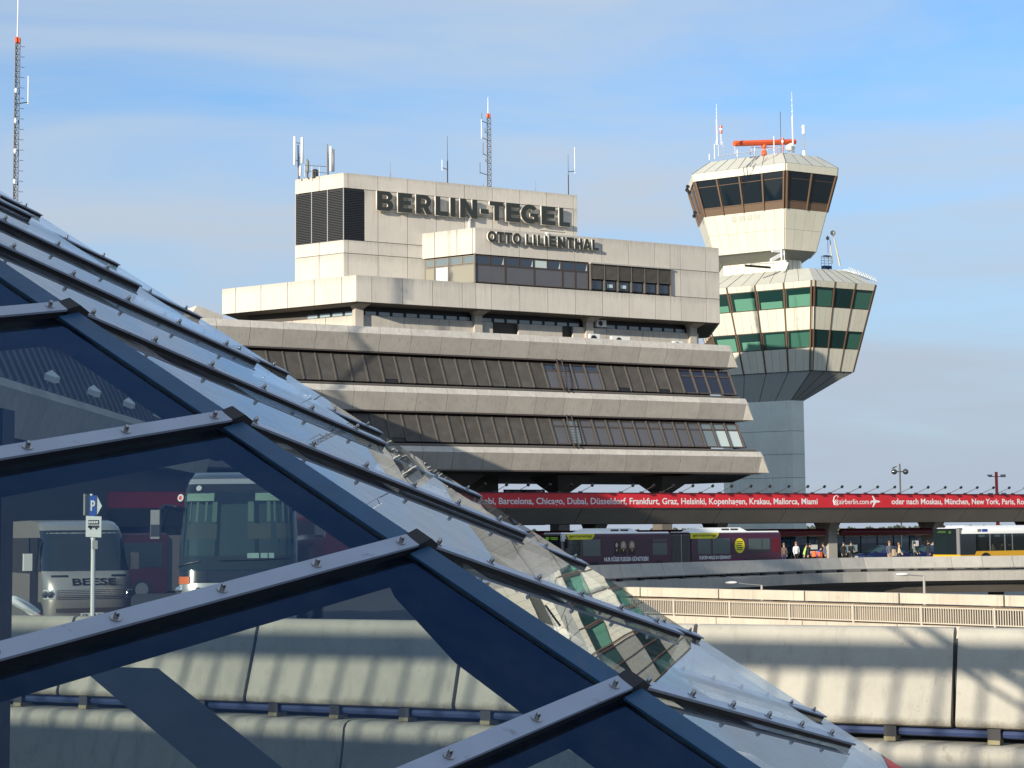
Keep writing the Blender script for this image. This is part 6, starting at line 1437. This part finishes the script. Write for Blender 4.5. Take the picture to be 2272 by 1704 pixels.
for i in range(I0, I1 + 1):
    n = node(i)
    cb = strip('cap_bar', 'cap_alu', can, n, dR, RLEN, nR, .068, .020, .029, .035)
    strip('bar_web', 'gasket', cb, n, dR, RLEN - .004, nR, .046, .0005, .020, .035)
    for k in range(6): bolt(cb, n + dR * (.105 + .381 * k) + nR * .029, nR)
    cl = strip('cap_bar', 'cap_alu', can, n, dL, LLEN, nL, .068, .028, .037, .03)
    strip('bar_web', 'gasket', cl, n, dL, LLEN, nL, .056, .0005, .028, .03)
    for k in range(6): bolt(cl, n + dL * (.105 + .402 * k) + nL * .037, nL)
    # saddle where the bar bends over the ridge
    sv_ = dR.cross(nR).normalized(); top_ = (nR + nL).normalized()
    pr = [n + dL * .045 + nL * .0375, n + top_ * .050, n + dR * .05 + nR * .0375, n + dR * .05 + nR * .002, n + dL * .045 + nL * .002]
    MB().prism([q - sv_ * .036 for q in pr], sv_ * .072).build('saddle', 'gasket', can)
    strip('rafter', 'steel_blue', can, n, dL, LLEN, nL, .07, -.115, -.035, -.02); strip('rafter', 'steel_blue', can, n, dR, RLEN, nR, .07, -.115, -.035)
    if i < I1:
        m = node(i + 1); e = (m - n).normalized() * .0
        sheet('glass_pane', 'canopy_mirror', can, n + dR * .012, n + dR * 2.40, m + dR * 2.40, m + dR * .012, nR)
        sheet('glass_pane', 'canopy_glass', can, n + dL * .012, n + dL * LLEN, m + dL * LLEN, m + dL * .012, nL)
        L_ = (m - n).length
        # folded ridge cover between two bars
        mb = MB(); w_ = -U
        a, b = n + w_ * .036, m - w_ * .036
        prc = [(dL, nL, .088, .004), (dL, nL, .088, .013), None, (dR, nR, .034, .013), (dR, nR, .034, .003)]
        ringf = lambda q: [q + dL * .088 + nL * .003, q + dL * .088 + nL * .012, q + top_ * .022, q + dR * .036 + nR * .012, q + dR * .036 + nR * .003]
        mb.loft([ringf(a), ringf(b)]); mb.build('ridge_cover', 'ridge_blue', can)
ra = node(I0); rb2 = node(I1); axis = (rb2 - ra)
top_ = (nR + nL).normalized(); sd_ = U.cross(top_).normalized()
MB().obox(ra - sd_ * .04 - top_ * .13, axis, sd_ * .08, top_ * .09).build('ridge_beam', 'steel_blue', can)
MB().prism([node(2) - top_ * .135 + U * .10, node(2) - top_ * .20, node(2.35) - top_ * .27, node(3) - top_ * .29, node(I1) - top_ * .30, node(I1) - top_ * .135], sd_ * .03).build('arch_plate', 'steel_blue', can)
# gussets under the ridge, eaves beam and posts
for i in range(I0, I1 + 1):
    n = node(i)
    MB().prism([n + dL * .0 - top_ * .1, n + dL * .20 - nL * .11, n + dL * .10 - nL * .13, n - top_ * .16, n + dR * .10 - nR * .13, n + dR * .20 - nR * .11], U * .012).build('gusset', 'steel_blue', can)
MB().obox(node(I0) + dL * (LLEN - .15) - nL * .34, axis, dL * .12, nL * .15).build('eaves_beam', 'steel_blue', can); MB().obox(node(I0) + dR * (RLEN - .12) - nR * .22, axis, dR * .06, nR * .08).build('eaves_beam', 'steel_blue', can)
pq = at(-34, 1200, 7.4)
MB().box(pq.x - .18, pq.x + .09, pq.y - .08, pq.y + .10, GZ, 2.85).build('post', 'steel_blue', can)
for i in (I1,):
    q = node(i) + dR * (RLEN - .1) - nR * .22; MB().box(q.x - .07, q.x + .07, q.y - .07, q.y + .07, GZ, q.z).build('post', 'steel_blue', can)
# long strut low on the left
s0, s1 = at(200, 1500, 9.0), at(470, 1730, 8.2); MB().obox(s0, s1 - s0, Vector((.30, .1, -.02)), Vector((0, .12, .04))).build('strut', 'strut', can)

# second, lower canopy bay behind
can2 = thing('rear_glass_canopy', 'second lower row of bolted glass panes showing just behind the main canopy edge', 'canopy', (0, 0, 0))
E0 = at(839.07, 963.9, 12.087)
for k in range(-3, 10):
    e = E0 + U * ((3 - k) * sN); st = e - dR * RLEN
    cb = strip('cap_bar', 'cap_alu', can2, st, dR, RLEN, nR, .068, .020, .029); strip('bar_web', 'gasket', cb, st, dR, RLEN - .004, nR, .046, .0005, .020)
    for j in range(6): bolt(cb, e - dR * (.17 + .405 * j) + nR * .029, nR)
    if k < 9:
        e2 = e - U * sN; sheet('glass_pane', 'canopy_mirror', can2, st, e + dR * .14, e2 + dR * .14, e2 - dR * RLEN, nR)
q0 = E0 + U * (6 * sN) - dR * (RLEN * .5) - nR * .2; q1 = E0 - U * (6 * sN) - dR * (RLEN * .5) - nR * .2
MB().obox(q0, q1 - q0, dR * .035, nR * -.06).build('purlin', 'steel_blue', can2)
q = q0.lerp(q1, .96); MB().box(q.x - .06, q.x + .06, q.y - .06, q.y + .06, GZ, q.z).build('post', 'steel_blue', can2)
